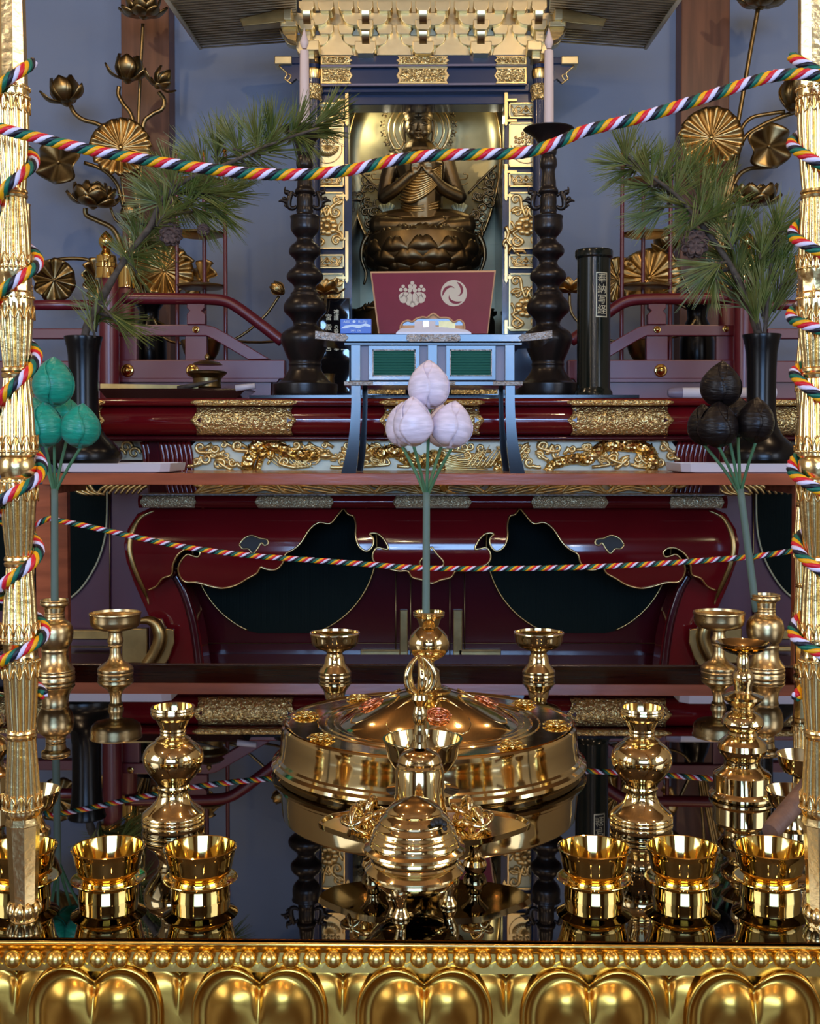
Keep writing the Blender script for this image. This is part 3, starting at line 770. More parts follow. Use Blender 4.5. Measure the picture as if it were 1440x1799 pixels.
# lintel beams
spx('lintel_beam', [(563, 98, 925, 114)], 6.10, 0.2, m_navy); spx('lintel_beam', [(563, 115.5, 925, 147)], 6.13, 0.2, m_navy)
spx('lower_beam', [(560, 147, 930, 161)], 6.17, 0.2, m_navy); spx('door_head', [(612, 160, 886, 183)], 6.22, 0.15, m_navy)
gb = NB()
for y in (113.5, 147): boxpx(gb, 563, y, 925, y+1.6, 6.095 if y < 120 else 6.125, 0.02)
obj('beam_edge', gb, m_greyframe, shr, smooth=False)
def fit(x0, x1, y0, y1, Y, le=1, re=1):
    """gilt beam fitting with bracket-shaped ends"""
    h = (y1-y0)/2; ym = (y0+y1)/2; e = 5
    L = [(x0, ym), (x0+e, y0+h*0.45), (x0+2, y0)] if le else [(x0, y1), (x0, y0)]
    Rr = [(x1-2, y0), (x1-e, y0+h*0.45), (x1, ym), (x1-e, y1-h*0.45), (x1-2, y1)] if re else [(x1, y0), (x1, y1)]
    pts = L+Rr+([(x0+2, y1), (x0+e, y1-h*0.45)] if le else [])
    bm = NB(); polypx(bm, pts, Y, 0.012); o = obj('beam_fitting', bm, m_plain_gilt, shr, smooth=False, bevel=0.002)
    q = [(x0+(x-x0)*0.9+(x1-x0)*0.05, ym+(y-ym)*0.78) for x, y in pts]
    bm = NB(); polypx(bm, q, Y-0.004, 0.006); obj('chased_field', bm, m_chased, o, smooth=False)
for y0, y1, Y in ((98, 113, 6.085), (117, 147, 6.115)):
    fit(563, 619, y0, y1, Y, 0, 1); fit(696, 789, y0, y1, Y); fit(868, 925, y0, y1, Y, 1, 0)
# side columns with carved panels
def carved(x0, y0, x1, y1, Y, kind, seed=0):
    w, h = x1-x0, y1-y0; cx, cy = (x0+x1)/2, (y0+y1)/2
    bm = NB(); boxpx(bm, x0, y0, x1, y1, Y, 0.02); p = obj('carved_panel', bm, m_leafgold if kind == 'crest' else m_palegold, shr, smooth=False)
    bm = NB(); t = 2.2
    for r in ((x0, y0, x1, y0+t), (x0, y1-t, x1, y1), (x0, y0, x0+t, y1), (x1-t, y0, x1, y1)): boxpx(bm, *r, Y-0.012, 0.02)
    obj('panel_frame', bm, m_plain_gilt, p, smooth=False)
    bm = NB(); Yc = Y-0.006
    if kind == 'scroll':
        for s in (-1, 1):
            for q, (dx, r) in enumerate(((0.20, 0.30), (0.36, 0.24))):
                scroll(bm, spiral(cx+s*w*dx, cy+(h*0.08 if q else -h*0.05), h*r, 1.15, PI/2 if s > 0 else PI/2, s*(1 if q else -1), tail=[(cx, cy+h*0.3)]), Yc, 2.0, 1.2)
        ball(bm, W(cx, cy, Yc), M(3.5, W(cx, cy, Yc)))
        for s in (-1, 1): scroll(bm, [(cx+s*w*0.44, cy-h*0.3), (cx+s*w*0.25, cy+h*0.32), (cx, cy-h*0.28)], Yc, 1.8, 1.2)
    elif kind == 'peony':
        for s in (-1, 1):
            scroll(bm, spiral(cx+s*w*0.30, cy-h*0.36, w*0.15, 1.2, 0, s, tail=[(cx, cy-h*0.05), (cx+s*w*0.12, cy-h*0.22)]), Yc, 3.4, 1.6)
            scroll(bm, spiral(cx+s*w*0.26, cy-h*0.14, w*0.16, 1.2, PI, -s, tail=[(cx, cy-h*0.25), (cx+s*w*0.1, cy-h*0.2)]), Yc, 3.4, 1.6)
            scroll(bm, spiral(cx+s*w*0.28, cy+h*0.36, w*0.17, 1.2, 0, -s, tail=[(cx, cy+h*0.15), (cx+s*w*0.4, cy+h*0.22)]), Yc, 3.6, 1.6)
            scroll(bm, [(cx+s*w*0.45, cy+h*0.02), (cx+s*w*0.34, cy+h*0.14), (cx+s*w*0.42, cy+h*0.25)], Yc, 3.2, 1.2)
        for k in range(9):
            a = 2*PI*k/9; c = W(cx+w*0.22*math.cos(a), cy+h*0.10+h*0.12*math.sin(a), Yc-0.004)
            ball(bm, c, M(w*0.11, c), (1.1, 0.55, 0.9), 10, 8)
        c = W(cx, cy+h*0.10, Yc-0.02); ball(bm, c, M(w*0.10, c), (1, 0.8, 1), 12, 8)
        for k in range(5):
            a = PI+PI*k/4; scroll(bm, [(cx, cy-h*0.12), (cx+w*0.16*math.cos(a), cy-h*0.17+h*0.10*math.sin(a))], Yc, 3.4, 0.8, k=1)
    else:   # paulownia-like spray of berries above a broad ribbed leaf in a ring
        for k in range(-3, 4):
            for q in range(3-abs(k)//2):
                c = W(cx+k*w*0.10, cy-h*0.04-q*h*0.09-(h*0.03 if k % 2 else 0), Yc); ball(bm, c, M(w*0.048, c), seg=10, rings=8)
        for k in range(-6, 7):
            a = R(90+k*13); c = (cx+w*0.36*math.cos(a), cy+h*0.02+w*0.36*math.sin(a)*0.9)
            scroll(bm, [(cx, cy+h*0.02), c], Yc, 1.2, 3.4, k=1)
        ring = [(cx+w*0.44*math.cos(t), cy+h*0.08+w*0.44*math.sin(t)) for t in [R(-10+20*i) for i in range(11)]]
        scroll(bm, ring, Yc+0.003, 0.9, 0.9, k=2)
    obj('relief_carving', bm, m_carved, p)
def column(mir):
    cx = 749
    def fx(a, b): return (2*cx-b, 2*cx-a) if mir else (a, b)
    # navy column body, gilt inner strip and blue inner edge
    a, b = fx(535, 612); spx('column_body', [(a, 158, b, 700)], 6.2, 0.16, m_navy)
    for y0, y1, k in ((180, 207, 'scroll'), (215, 293, 'crest'), (303, 328, 'scroll'), (337, 437, 'peony'), (447, 471, 'scroll'), (480, 581, 'peony')):
        a, b = fx(544, 604); carved(a, y0, b, y1, 6.185, k)
    # H-shaped gilt hinges
    for y0, y1 in ((162, 222), (288, 354), (406, 498), (562, 640)):
        bm = NB()
        A, B = fx(606, 612)
        pts = [(A, y0), (B, y0), (B, y1-5), ((A+B)/2, y1), (A, y1-5)]
        polypx(bm, pts, 6.18, 0.012)
        for yy in (y0+11, y1-13):
            A, B = fx(590, 608); s = 1 if not mir else -1
            boxpx(bm, A, yy, B, yy+5, 6.178, 0.012)
            b2 = NB(); A, B = fx(545, 560); boxpx(b2, A, yy, B, yy+5, 6.178, 0.012); obj('gilt_tab', b2, m_plain_gilt, shr, smooth=False)
        obj('gilt_hinge', bm, m_plain_gilt, shr, smooth=False, bevel=0.0015)
    # outer round pillar with gilt collars above the panels
    p = W(fx(550, 550)[0], 140, 6.12)
    turned('round_pillar', shr, p.x, 6.14, [(12, 100), (12, 700)], m_navy, 24)
    turned('pillar_collar', shr, p.x, 6.14, [(11, 104), (14, 106), (14, 112), (11, 116), (11, 120), (14, 124), (14, 134), (12, 140)], m_plain_gilt, 24)
    turned('chased_collar', shr, p.x, 6.14, [(13, 149), (16, 151), (16, 162), (14, 167), (15, 176), (12, 178)], m_chased, 24)
    # beam nose: gilt-capped tie beam end with a scroll carving below
    A, B = fx(482, 512); spx('gilt_beam_end', [(A, 98, B, 112)], 6.1, 0.10, m_leafgold)
    A, B = fx(505, 545); spx('tie_beam', [(A, 100, B, 112)], 6.12, 0.08, m_navy)
    pts = [(490, 116), (500, 123), (506, 132), (502, 140), (510, 146), (520, 138), (536, 150), (536, 113), (500, 113)]
    if mir: pts = [(2*cx-x, y) for x, y in pts]
    bm = NB(); polypx(bm, pts, 6.13, 0.03); obj('beam_nose', bm, m_navy, shr, smooth=False)
    sc = [(490, 116), (498, 123), (504, 130), (500, 138), (506, 141), (511, 133), (506, 130)]; sc2 = [(500, 138), (506, 143), (512, 147)]
    bm = NB()
    for q in (sc, sc2):
        if mir: q = [(2*cx-x, y) for x, y in q]
        scroll(bm, q, 6.125, 1.6, 1.2)
    obj('gilt_scroll_line', bm, m_plain_gilt, shr)
column(False); column(True)
# the small dragon fitting on the right column
bm = NB()
for pts in ([(888, 398), (893, 410), (890, 422), (897, 432), (904, 442), (914, 450)], [(890, 420), (884, 428), (888, 436)], [(895, 408), (905, 400)], [(897, 432), (893, 446)], [(904, 442), (918, 440), (924, 446)]):
    scroll(bm, pts, 6.16, 3.6, 1.4)
obj('dragon_fitting', bm, m_plain_gilt, shr)
# ---- bracket eaves
bk = NB(); boxpx(bk, 562, 14, 926, 98, 6.14, 0.25); boxpx(bk, 530, -60, 960, 16, 6.2, 0.3); obj('eaves_board', bk, m_leafgold, shr, smooth=False)
CXS = [538, 641.5, 743, 845, 947]
def block(bm, xc, w, y0, y1, Y, d=0.06):
    """masu block: square top, undercut foot"""
    ym = y0+(y1-y0)*0.6; h = w/2
    polypx(bm, [(xc-h, y0), (xc+h, y0), (xc+h, ym), (xc+h*0.72, y1), (xc-h*0.72, y1), (xc-h, ym)], Y, d)
def arm(bm, xc, w, y0, y1, Y, d=0.05):
    h = w/2; r = (y1-y0)*0.9
    L = [(xc-h, y0)]+[(xc-h+r*(1-math.cos(t)), y0+(y1-y0)*0.25+(y1-y0)*0.75*math.sin(t)) for t in [PI/2*i/6 for i in range(7)]]
    Rr = [(2*xc-x, y) for x, y in L][::-1]
    polypx(bm, L+Rr, Y, d)
for xc in CXS:
    for dx in (-34, 0, 34):
        bm = NB(); block(bm, xc+dx, 27, 1, 19, 5.98, 0.1); obj('bracket_block', bm, m_leafgold, shr, smooth=False, bevel=0.003)
        bm = NB(); block(bm, xc+dx, 27, 42, 60, 6.06, 0.08); obj('bracket_block', bm, m_leafgold, shr, smooth=False, bevel=0.003)
    bm = NB(); arm(bm, xc, 80, 22, 44, 6.02, 0.09); obj('bracket_arm', bm, m_leafgold, shr, smooth=False, bevel=0.003)
    bm = NB(); arm(bm, xc, 78, 61, 80, 6.09, 0.06); obj('bracket_arm', bm, m_leafgold, shr, smooth=False, bevel=0.003)
    bm = NB(); block(bm, xc, 27, 34, 52, 5.97, 0.1); block(bm, xc, 37, 72, 94, 6.03, 0.1); obj('bracket_seat', bm, m_leafgold, shr, smooth=False, bevel=0.003)
    for y0, y1, Y in ((18, 39, 5.93), (53, 74, 5.99)):   # protruding rounded arm ends
        bm = NB(); a = W(xc-6.5, y0, Y); b = W(xc+6.5, y1, Y); zc = a.z; rr = (a.z-b.z)
        prof = [(0.10, zc)]+[(rr*0.9*(1-math.sin(t)), zc-rr*(1-math.cos(t))*1.0) for t in [PI/2*i/8 for i in range(9)]][::-1]
        pr = [(Y+0.12, a.z), (Y, a.z)]+[(Y+rr*1.1*(1-math.cos(t)), a.z-rr*math.sin(t)) for t in [PI/2*(i+1)/8*1.0 for i in range(8)]]+[(Y+0.12, b.z)]
        v0 = [bm.verts.new((a.x, y, z)) for y, z in pr]; v1 = [bm.verts.new((b.x, y, z)) for y, z in pr]; k = len(pr)
        for i in range(k): bm.faces.new((v0[i], v0[(i+1) % k], v1[(i+1) % k], v1[i]))
        bm.faces.new(v0); bm.faces.new(v1[::-1]); bmesh.ops.recalc_face_normals(bm, faces=bm.faces)
        obj('arm_end', bm, m_leafgold, shr, smooth='auto')
    if 560 < xc < 930:
        for s in (-1, 1):
            bm = NB(); polypx(bm, [(xc+s*9, 62), (xc+s*9, 58), (xc+s*13, 53), (xc+s*15.5, 47), (xc+s*18, 53), (xc+s*22, 58), (xc+s*22, 62)], 6.08, 0.02); obj('verdigris_leaf', bm, m_teal, shr, smooth=False)
# bell-shaped filler boards between the seats
for a, b in zip(CXS, CXS[1:]):
    m_ = (a+b)/2
    L = [(m_-31, 97), (m_-28, 84), (m_-20, 78), (m_-12, 70), (m_-9, 58), (m_-5, 53), (m_-4, 44)]
    bm = NB(); polypx(bm, L+[(2*m_-x, y) for x, y in L][::-1], 6.105, 0.03); obj('filler_board', bm, m_leafgold, shr, smooth=False, bevel=0.002)
# diagonal corner brackets
for s in (-1, 1):
    f = lambda x: 743+s*(x-743)
    for y0, y1, x0, x1, Y in ((0, 4, 490, 514, 5.9), (14, 34, 497, 512, 5.9), (36, 46, 492, 521, 5.92), (70, 88, 534, 560, 5.98), (88, 104, 537, 552, 6.05), (54, 74, 530, 546, 5.98)):
        q0, q1 = sorted((f(x0), f(x1))); spx('corner_bracket', [(q0, y0, q1, y1)], Y, 0.1, m_leafgold)
    bm = NB(); polypx(bm, [(f(493), 46), (f(498), 49), (f(503), 46), (f(508), 49), (f(513), 46), (f(521), 48), (f(520), 74), (f(505), 68), (f(496), 58)], 5.96, 0.05); obj('corner_nose', bm, m_oldgold_lit, shr, smooth=False, bevel=0.004)
    bm = NB(); polypx(bm, [(f(420), 32), (f(470), 20), (f(500), 12), (f(500), 38), (f(426), 46)], 5.9, 0.08); obj('tail_rafter', bm, m_oldgold_lit, shr, smooth=False, bevel=0.004)
# underside of the roof: rows of slender gilded rafters
for s in (-1, 1):
    f = lambda x: 743+s*(x-743)
    k = 0
    for i in range(22):
        t = i/21; Y = 5.55+0.95*t
        yo = 84-88*(1-t)*1.0; xo = 353-66*(1-t)
        yi = yo-16+4*t
        a = W(f(xo), yo, Y); b = W(f(520), yi, Y)
        bm = NB(); tube(bm, [a, b], M(1.7, a), 6); obj('rafter', bm, m_rafter, shr)
    bm = NB()
    vs = [W(f(290), -2, 5.57), W(f(352), 82, 6.51), W(f(520), 66, 6.51), W(f(520), -20, 5.57)]
    prism(bm, [v+Vector((0, 0, 0.012)) for v in vs], 0.02); obj('roof_board', bm, m_oldgold, shr, smooth=False)
    bm = NB(); tube(bm, [W(f(288), -8, 5.52), W(f(352), 84, 6.52)], 0.012, 6); obj('roof_edge', bm, m_rafter, shr)
# roof body above so light does not leak in
bm = NB(); z0 = zof(-75, 0, 6.0); box(bm, (0.06, 6.25, z0+0.1), (2.2, 1.1, 0.1)); obj('roof', bm, m_oldgold, shr, smooth=False)
spx('ceiling_board', [(590, 120, 905, 150)], 6.25, 0.66, m_oldgold)

# ============================================================ STATUE on lotus pedestal
SY2 = 6.5
def remeshed(name, bm, m, parent, vox, smooth_it=4):
    bmesh.ops.recalc_face_normals(bm, faces=bm.faces)
    me = bpy.data.meshes.new(name); bm.to_mesh(me); bm.free()
    t = bpy.data.objects.new(name, me); COL.objects.link(t)
    r = t.modifiers.new('r', 'REMESH'); r.mode = 'VOXEL'; r.voxel_size = vox; r.use_smooth_shade = True
    s = t.modifiers.new('s', 'SMOOTH'); s.iterations = smooth_it; s.factor = 0.5
    dg = bpy.context.evaluated_depsgraph_get(); dg.update()
    me2 = bpy.data.meshes.new_from_object(t.evaluated_get(dg))
    bpy.data.objects.remove(t); bpy.data.meshes.remove(me)
    off = wloc(parent)
    me2.transform(Matrix.Translation(-off)); me2.materials.clear(); me2.materials.append(m)
    for p in me2.polygons: p.use_smooth = True
    o = bpy.data.objects.new(name, me2); COL.objects.link(o); o.parent = parent
    return o
stt = thing('seated_statue', 'dark gilt seated statue with hands joined before the chest, on a lotus pedestal', 'statue', (W(743, 500, SY2).x, SY2, ZT))
def Q(x, y, d=0.0):
    p = W(x, y, SY2); p.y -= d; return p
u = M(1, Q(743, 300))      # one pixel there, in metres
b = NB()
def el(x, y, d, rx, ry, rz, rot=None): ball(b, Q(x, y, d), u, (rx, ry, rz), 24, 16, rot)
def limb(pts, rs):
    P = spline([Q(*p) for p in pts], 5); tube(b, P, rpick([r*u for r in rs], len(P)), 14)
    for p, r in ((P[0], rs[0]), (P[-1], rs[-1])): ball(b, p, r*u*1.0, seg=14, rings=10)
# torso
limb([(742, 392, 0), (742, 360, 2*u), (740, 325, 3*u), (738, 295, 4*u), (737, 275, 3*u)], [38, 36, 38, 44, 32])
el(737, 290, 4*u, 46, 22, 18); el(722, 300, 14*u, 19, 12, 14); el(752, 300, 14*u, 19, 12, 14)
limb([(736, 276, 0), (735, 250, 2*u)], [12, 10])
for s in (-1, 1):
    sx = 737+s*47
    el(sx, 284, 2*u, 16, 15, 15)
    limb([(sx, 284, 2*u), (sx+s*9, 315, 4*u), (sx+s*(15 if s < 0 else 23), 348, 10*u)], [15, 14, 12])
    limb([(sx+s*(15 if s < 0 else 23), 348, 10*u), (737+s*40, 336, 26*u), (740+s*17, 316, 42*u)], [12.5, 11.5, 7.5])
# legs crossed in a broad soft oval
limb([(735, 392, 5*u), (700, 392, 20*u), (668, 398, 26*u)], [23, 21, 18])
limb([(750, 392, 5*u), (788, 392, 20*u), (816, 398, 26*u)], [23, 21, 18])
limb([(666, 402, 28*u), (705, 405, 48*u), (748, 404, 56*u), (775, 397, 52*u)], [17, 15, 12, 9])
limb([(818, 402, 28*u), (785, 407, 46*u), (742, 409, 50*u), (712, 404, 50*u)], [17, 15, 12, 8])
el(742, 404, 16*u, 84, 44, 13)
# hands: palms, thumbs and five separate fingers
def hand(wx, wy, d, s):
    el(wx-s*1, wy-8, d, 7, 4.5, 9)
    for k in range(4):
        fx = wx-s*1+(k-1.5)*3.5
        limb([(fx, wy-13, d+1*u), (fx-s*1.0, wy-21+abs(k-1.5)*1.2, d+3*u), (fx-s*3.0, wy-27+abs(k-1.2)*2.2, d+2*u), (fx-s*5.0, wy-29+abs(k-1.2)*2.5, d-1*u)], [2.1, 1.9, 1.7, 1.4])
    limb([(wx-s*6, wy-6, d+2*u), (wx-s*10, wy-13, d+4*u), (wx-s*11, wy-19, d+3*u)], [2.6, 2.2, 1.7])
hand(728, 318, 44*u, -1); hand(754, 318, 44*u, 1)
body = remeshed('body', b, m_statue, stt, 0.0042, 3)
# head with features
b = NB()
el(735, 224, 4*u, 23, 24, 29); el(735, 236, 7*u, 18, 17, 17); el(735, 204, 2*u, 25, 25, 18); el(735, 188, 0, 14, 14, 12); el(735, 178, 0, 8, 8, 9)
el(735, 247, 14*u, 9, 9, 6)
limb([(735, 218, 25.8*u), (735, 230, 27.6*u), (735, 234.5, 28*u)], [1.2, 1.9, 2.3])
for s in (-1, 1):
    el(735+s*2.6, 235, 25.5*u, 2.0, 2.2, 1.6)                                   # nostrils
    limb([(735+s*3, 216, 26.0*u), (735+s*10, 212.5, 24.5*u), (735+s*19, 217, 17*u)], [0.9, 0.9, 0.7])  # brow
    el(735+s*10, 222.5, 22.2*u, 6.2, 3.8, 3.0)                             # lowered lid
    limb([(735+s*4, 223.5, 25.6*u), (735+s*10, 225.8, 26.0*u), (735+s*17, 223.5, 21.5*u)], [0.8, 1.0, 0.7])
    el(735+s*10, 236, 14*u, 9, 9, 9)                                     # cheek
    limb([(735+s*24, 214, 0), (735+s*26, 226, 0), (735+s*25, 240, 1*u), (735+s*24, 250, 2*u)], [3.2, 3.4, 2.6, 2.8])  # long ear
limb([(735-6.5, 241, 24*u), (735, 240.2, 27*u), (735+6.5, 241, 24*u)], [0.9, 1.6, 0.9])
limb([(735-5, 244, 24*u), (735, 244.4, 26.5*u), (735+5, 244, 24*u)], [0.9, 1.8, 0.9])
head = remeshed('head', b, m_statue, stt, 0.0024, 5)
bm = NB(); ball(bm, Q(735, 209, 27*u), 1.8*u, seg=10, rings=8); obj('forehead_mark', bm, m_black, head)
# hair band and crown of flames
bm = NB()
for k in range(9):
    a = R(-70+17.5*k); x = 735+24*math.sin(a); 
    P = [Q(x, 200, 24*u*math.cos(a)), Q(735+25*math.sin(a), 192, 23*u*math.cos(a)), Q(735+20*math.sin(a), 178-4*(k % 2), 18*u*math.cos(a))]
    tube(bm, spline(P, 3), rpick([3.4*u, 3.0*u, 0.6*u], 7), 8)
tube(bm, [Q(735+25*math.sin(R(t)), 200, 25*u*math.cos(R(t))) for t in range(-100, 101, 10)], 2.2*u, 8)
obj('crown', bm, m_statue, head)
# ribbons, necklace, diagonal robe folds, armlets, ear pendants
bm = NB()
for k in range(11):
    o = k*5.2
    P = spline([Q(702+o*0.3, 356-o*1.0, 30*u), Q(722+o*0.35, 362-o*0.95, 41*u), Q(748+o*0.25, 350-o*0.8, 43*u), Q(775, 326-o*0.5, 36*u)], 5)
    tube(bm, P, rpick([2.0*u, 3.4*u, 3.4*u, 2.0*u], len(P)), 7)
for k in range(3):
    tube(bm, spline([Q(705, 362+k*5, 20*u), Q(735, 370+k*4, 36*u), Q(772, 360+k*5, 28*u)], 5), 2.2*u, 7)
obj('robe_folds', bm, m_oldgold_lit, stt)
bm = NB()
tube(bm, spline([Q(712, 270, 12*u), Q(722, 282, 24*u), Q(737, 288, 28*u), Q(752, 282, 24*u), Q(762, 270, 12*u)], 5), 1.8*u, 7)
for k in range(5): ball(bm, Q(717+k*10, 290-abs(k-2)*3, 28*u), 2.4*u, seg=8, rings=6)
for s in (-1, 1):
    tube(bm, spline([Q(737+s*28, 252, 4*u), Q(737+s*34, 262, 4*u), Q(737+s*44, 262, 0), Q(737+s*38, 270, 0)], 5), 1.5*u, 6)
    tube(bm, spline([Q(737+s*58, 300, 8*u), Q(737+s*60, 314, 10*u), Q(737+s*80, 316, 6*u), Q(737+s*84, 308, 4*u), Q(737+s*76, 306, 4*u)], 5), 1.3*u, 6)
    tube(bm, spline([Q(737+s*60, 318, 8*u), Q(737+s*74, 326, 6*u), Q(737+s*84, 322, 4*u)], 5), 1.2*u, 6)
obj('ornament', bm, m_oldgold_lit, stt)
# halo rings behind the head
hl = NB()
for r0, r in ((44, 2.2), (54, 2.8), (33, 1.4)):
    tube(hl, [Q(735+r0*math.cos(R(t)), 222+r0*math.sin(R(t)), -24*u) for t in range(0, 361, 8)], r*u, 8, cap=False)
obj('head_halo', hl, m_leafgold, stt)
bm = NB(); rn = random.Random(5)
for k in range(46):
    a = 2*PI*k/46; scroll(bm, spiral(735+62*math.cos(a), 222+62*math.sin(a), 5, 1.0, a, 1 if k % 2 else -1, n=6), SY2+0.09, 1.5, 0.8, k=1, n=5)
obj('halo_flame_border', bm, m_statue, stt)['kind'] = 'stuff'
# great mandorla behind the body
OUT = [(700, 480), (668, 452), (640, 410), (622, 360), (612, 300), (612, 240), (628, 185), (660, 145), (705, 124), (748, 118), (791, 124), (836, 145), (866, 185), (879, 240), (878, 300), (868, 350), (850, 405), (820, 452), (790, 480)]
bm = NB(); P2 = spline([(x, y, 0) for x, y in OUT], 4); ctr = (746, 300)
vs = []; n = len(P2)
for j in range(7):
    f = 1-j/6*0.999; vs.append([bm.verts.new(W(ctr[0]+(p.x-ctr[0])*f, ctr[1]+(p.y-ctr[1])*f, 6.66+0.10*(1-f*f))) for p in P2])
for A, B_ in zip(vs, vs[1:]):
    for i in range(n): bm.faces.new((A[i], A[(i+1) % n], B_[(i+1) % n], B_[i]))
bmesh.ops.recalc_face_normals(bm, faces=bm.faces); bmesh.ops.solidify(bm, geom=bm.faces[:], thickness=0.012)
obj('mandorla', bm, m_halo, stt)
bm = NB(); P = [W(p.x, p.y, 6.655) for p in P2]; tube(bm, P+[P[0]], M(3.2, P[0]), 8); obj('mandorla_rim', bm, m_oldgold_lit, stt)
bm = NB()
for s in (-1, 1):
    for k in range(26):
        t = rn.random(); yy = 305+110*t; w = 40*math.sin(PI*min(1, 0.25+0.75*t))
        edge = 746+s*(128-0.0*t-50*max(0, t-0.3)); xx = edge-s*rn.uniform(4, w)
        scroll(bm, spiral(xx, yy, rn.uniform(7, 12), 1.2, rn.uniform(0, 6), rn.choice((-1, 1)), n=9), 6.64-0.012*rn.random(), 2.3, 1.1, k=2)
    tube(bm, spline([W(746+s*126, 290, 6.63), W(746+s*100, 315, 6.63), W(746+s*76, 340, 6.63)], 4), 2.4*u, 6)
obj('flame_arabesque', bm, m_statue, stt)['kind'] = 'stuff'
for s in (-1, 1):
    bm = NB()
    for k in range(5):
        a = R(-90+s*(-34+17*k)); scroll(bm, [(743+s*64, 382), (743+s*64+22*math.cos(a), 382+26*math.sin(a))], 6.6, 1.2, 4.0, k=1)
    obj('pale_leaf_fan', bm, m_palegold, stt)
# ---- lotus pedestal
ped = turned('pedestal', stt, Q(743, 440).x, SY2-0.02, [(60, 408), (84, 411), (96, 420), (101, 440), (100, 458), (92, 474), (78, 484), (64, 492), (60, 520), (80, 530), (118, 545), (126, 566), (126, 600)], m_statue, 48)
Xp, Yp = Q(743, 440).x, SY2-0.02
def pedestal_row(n, y, rpx, Lpx, wpx, tilt, key, down=False, ph=0.0):
    z = zof(y, Xp, Yp); me = petal_mesh((key,), Lpx*u, wpx*u, 0.34, None if tilt < 90 else 0.05, m_statue, 2*u)
    for k in range(n):
        a = 2*PI*(k+ph)/n
        mt = Matrix.Translation(Vector((Xp, Yp, z))-wloc(ped)) @ Matrix.Rotation(a, 4, 'Z') @ Matrix.Translation((0, rpx*u, 0)) @ Matrix.Rotation(-R(tilt), 4, 'X')
        put(me, 'lotus_petal', ped, mt)
pedestal_row(12, 432, 70, 28, 22, 0, 'pr0', ph=0.0)
pedestal_row(12, 444, 84, 34, 27, 4, 'pr1', ph=0.5)
pedestal_row(12, 462, 92, 34, 28, 8, 'pr2', ph=0.0)
pedestal_row(12, 478, 86, 32, 28, 22, 'pr3', ph=0.5)
pedestal_row(12, 488, 70, 30, 24, 46, 'pr4', ph=0.0)
pedestal_row(18, 545, 100, 30, 20, 100, 'pr5', ph=0.5)
for s in (-1, 1):     # the leaf scrolls that hang at both ends
    bm = NB(); scroll(bm, [(743+s*96, 412), (743+s*106, 430), (743+s*108, 455), (743+s*100, 480), (743+s*104, 500)], SY2-0.05, 5, 2, n=8)
    obj('pedestal_side_scroll', bm, m_statue, stt)

# ============================================================ FRONT ALTAR with mirror-black top
YF = T(720, 1657).y; YR = T(720, 1169).y
alt2 = thing('esoteric_altar', 'low altar with mirror-black top and gilded lotus-petal edge in the foreground', 'altar', (0, (YF+YR)/2, FZ))
TOPT = 0.03
bm = NB(); box(bm, (0, (YF+YR)/2+0.004, -TOPT/2), (2.7, YR-YF-0.008, TOPT)); obj('mirror_top', bm, m_mirror, alt2, smooth=False)
bm = NB(); box(bm, (0, YR+0.004, -0.02), (2.72, 0.012, 0.044)); obj('rear_rim', bm, m_darkwood, alt2, smooth=False, bevel=0.002)
bm = NB(); box(bm, (0, (YF+YR)/2+0.04, (FZ-TOPT)/2), (2.4, YR-YF-0.22, -TOPT-FZ)); obj('altar_body', bm, m_redlac_deep, alt2, smooth=False)
def rowz(py): return zof(py, 0.0, YF)
# top lip, beaded cavetto
bm = NB(); z0, z1, z2 = rowz(1656), rowz(1663), rowz(1676)
tube(bm, [(-1.36, YF-0.002, (z0+z1)/2), (1.36, YF-0.002, (z0+z1)/2)], (z0-z1)/2*1.0, 10); obj('lip', bm, m_bead, alt2)
def barprof(nm, prof, m):
    bm = NB(); v = [[bm.verts.new((X, y, z)) for y, z in prof] for X in (-1.36, 1.36)]; k = len(prof)
    for i in range(k): bm.faces.new((v[0][i], v[0][(i+1) % k], v[1][(i+1) % k], v[1][i]))
    bm.faces.new(v[0]); bm.faces.new(v[1][::-1]); bmesh.ops.recalc_face_normals(bm, faces=bm.faces)
    return obj(nm, bm, m, alt2, smooth='auto')
barprof('cavetto', [(YF+0.003, z1), (YF-0.004, z1), (YF-0.003, z1*0.6+z2*0.4), (YF+0.001, z2), (YF+0.002, rowz(1712)), (YF+0.0035, rowz(1712))], m_bead)
x = -52.0; k = 0
while x < 1500:
    p = W(x, 1685, YF-0.006); r = M(15.5, p)
    if k == 0:
        bm = NB(); ball(bm, p, r, (1, 0.9, 1), 16, 10); b0 = obj('bead', bm, m_bead, alt2, origin=p)
    else:
        c = b0.copy(); COL.objects.link(c); c.location = p-wloc(alt2)
    # the little pointed tongue between two beads
    q = W(x+18.7, 1694, YF-0.005)
    if k == 0:
        bm = NB(); prism(bm, [W(x+18.7+a, 1696+b, YF) for a, b in ((-9, -6), (0, 6), (9, -6), (0, -2))], 0.008); t0 = obj('bead_tongue', bm, m_bead, alt2, smooth=False, origin=q)
    else:
        c = t0.copy(); COL.objects.link(c); c.location = q-wloc(alt2)
    x += 37.5; k += 1
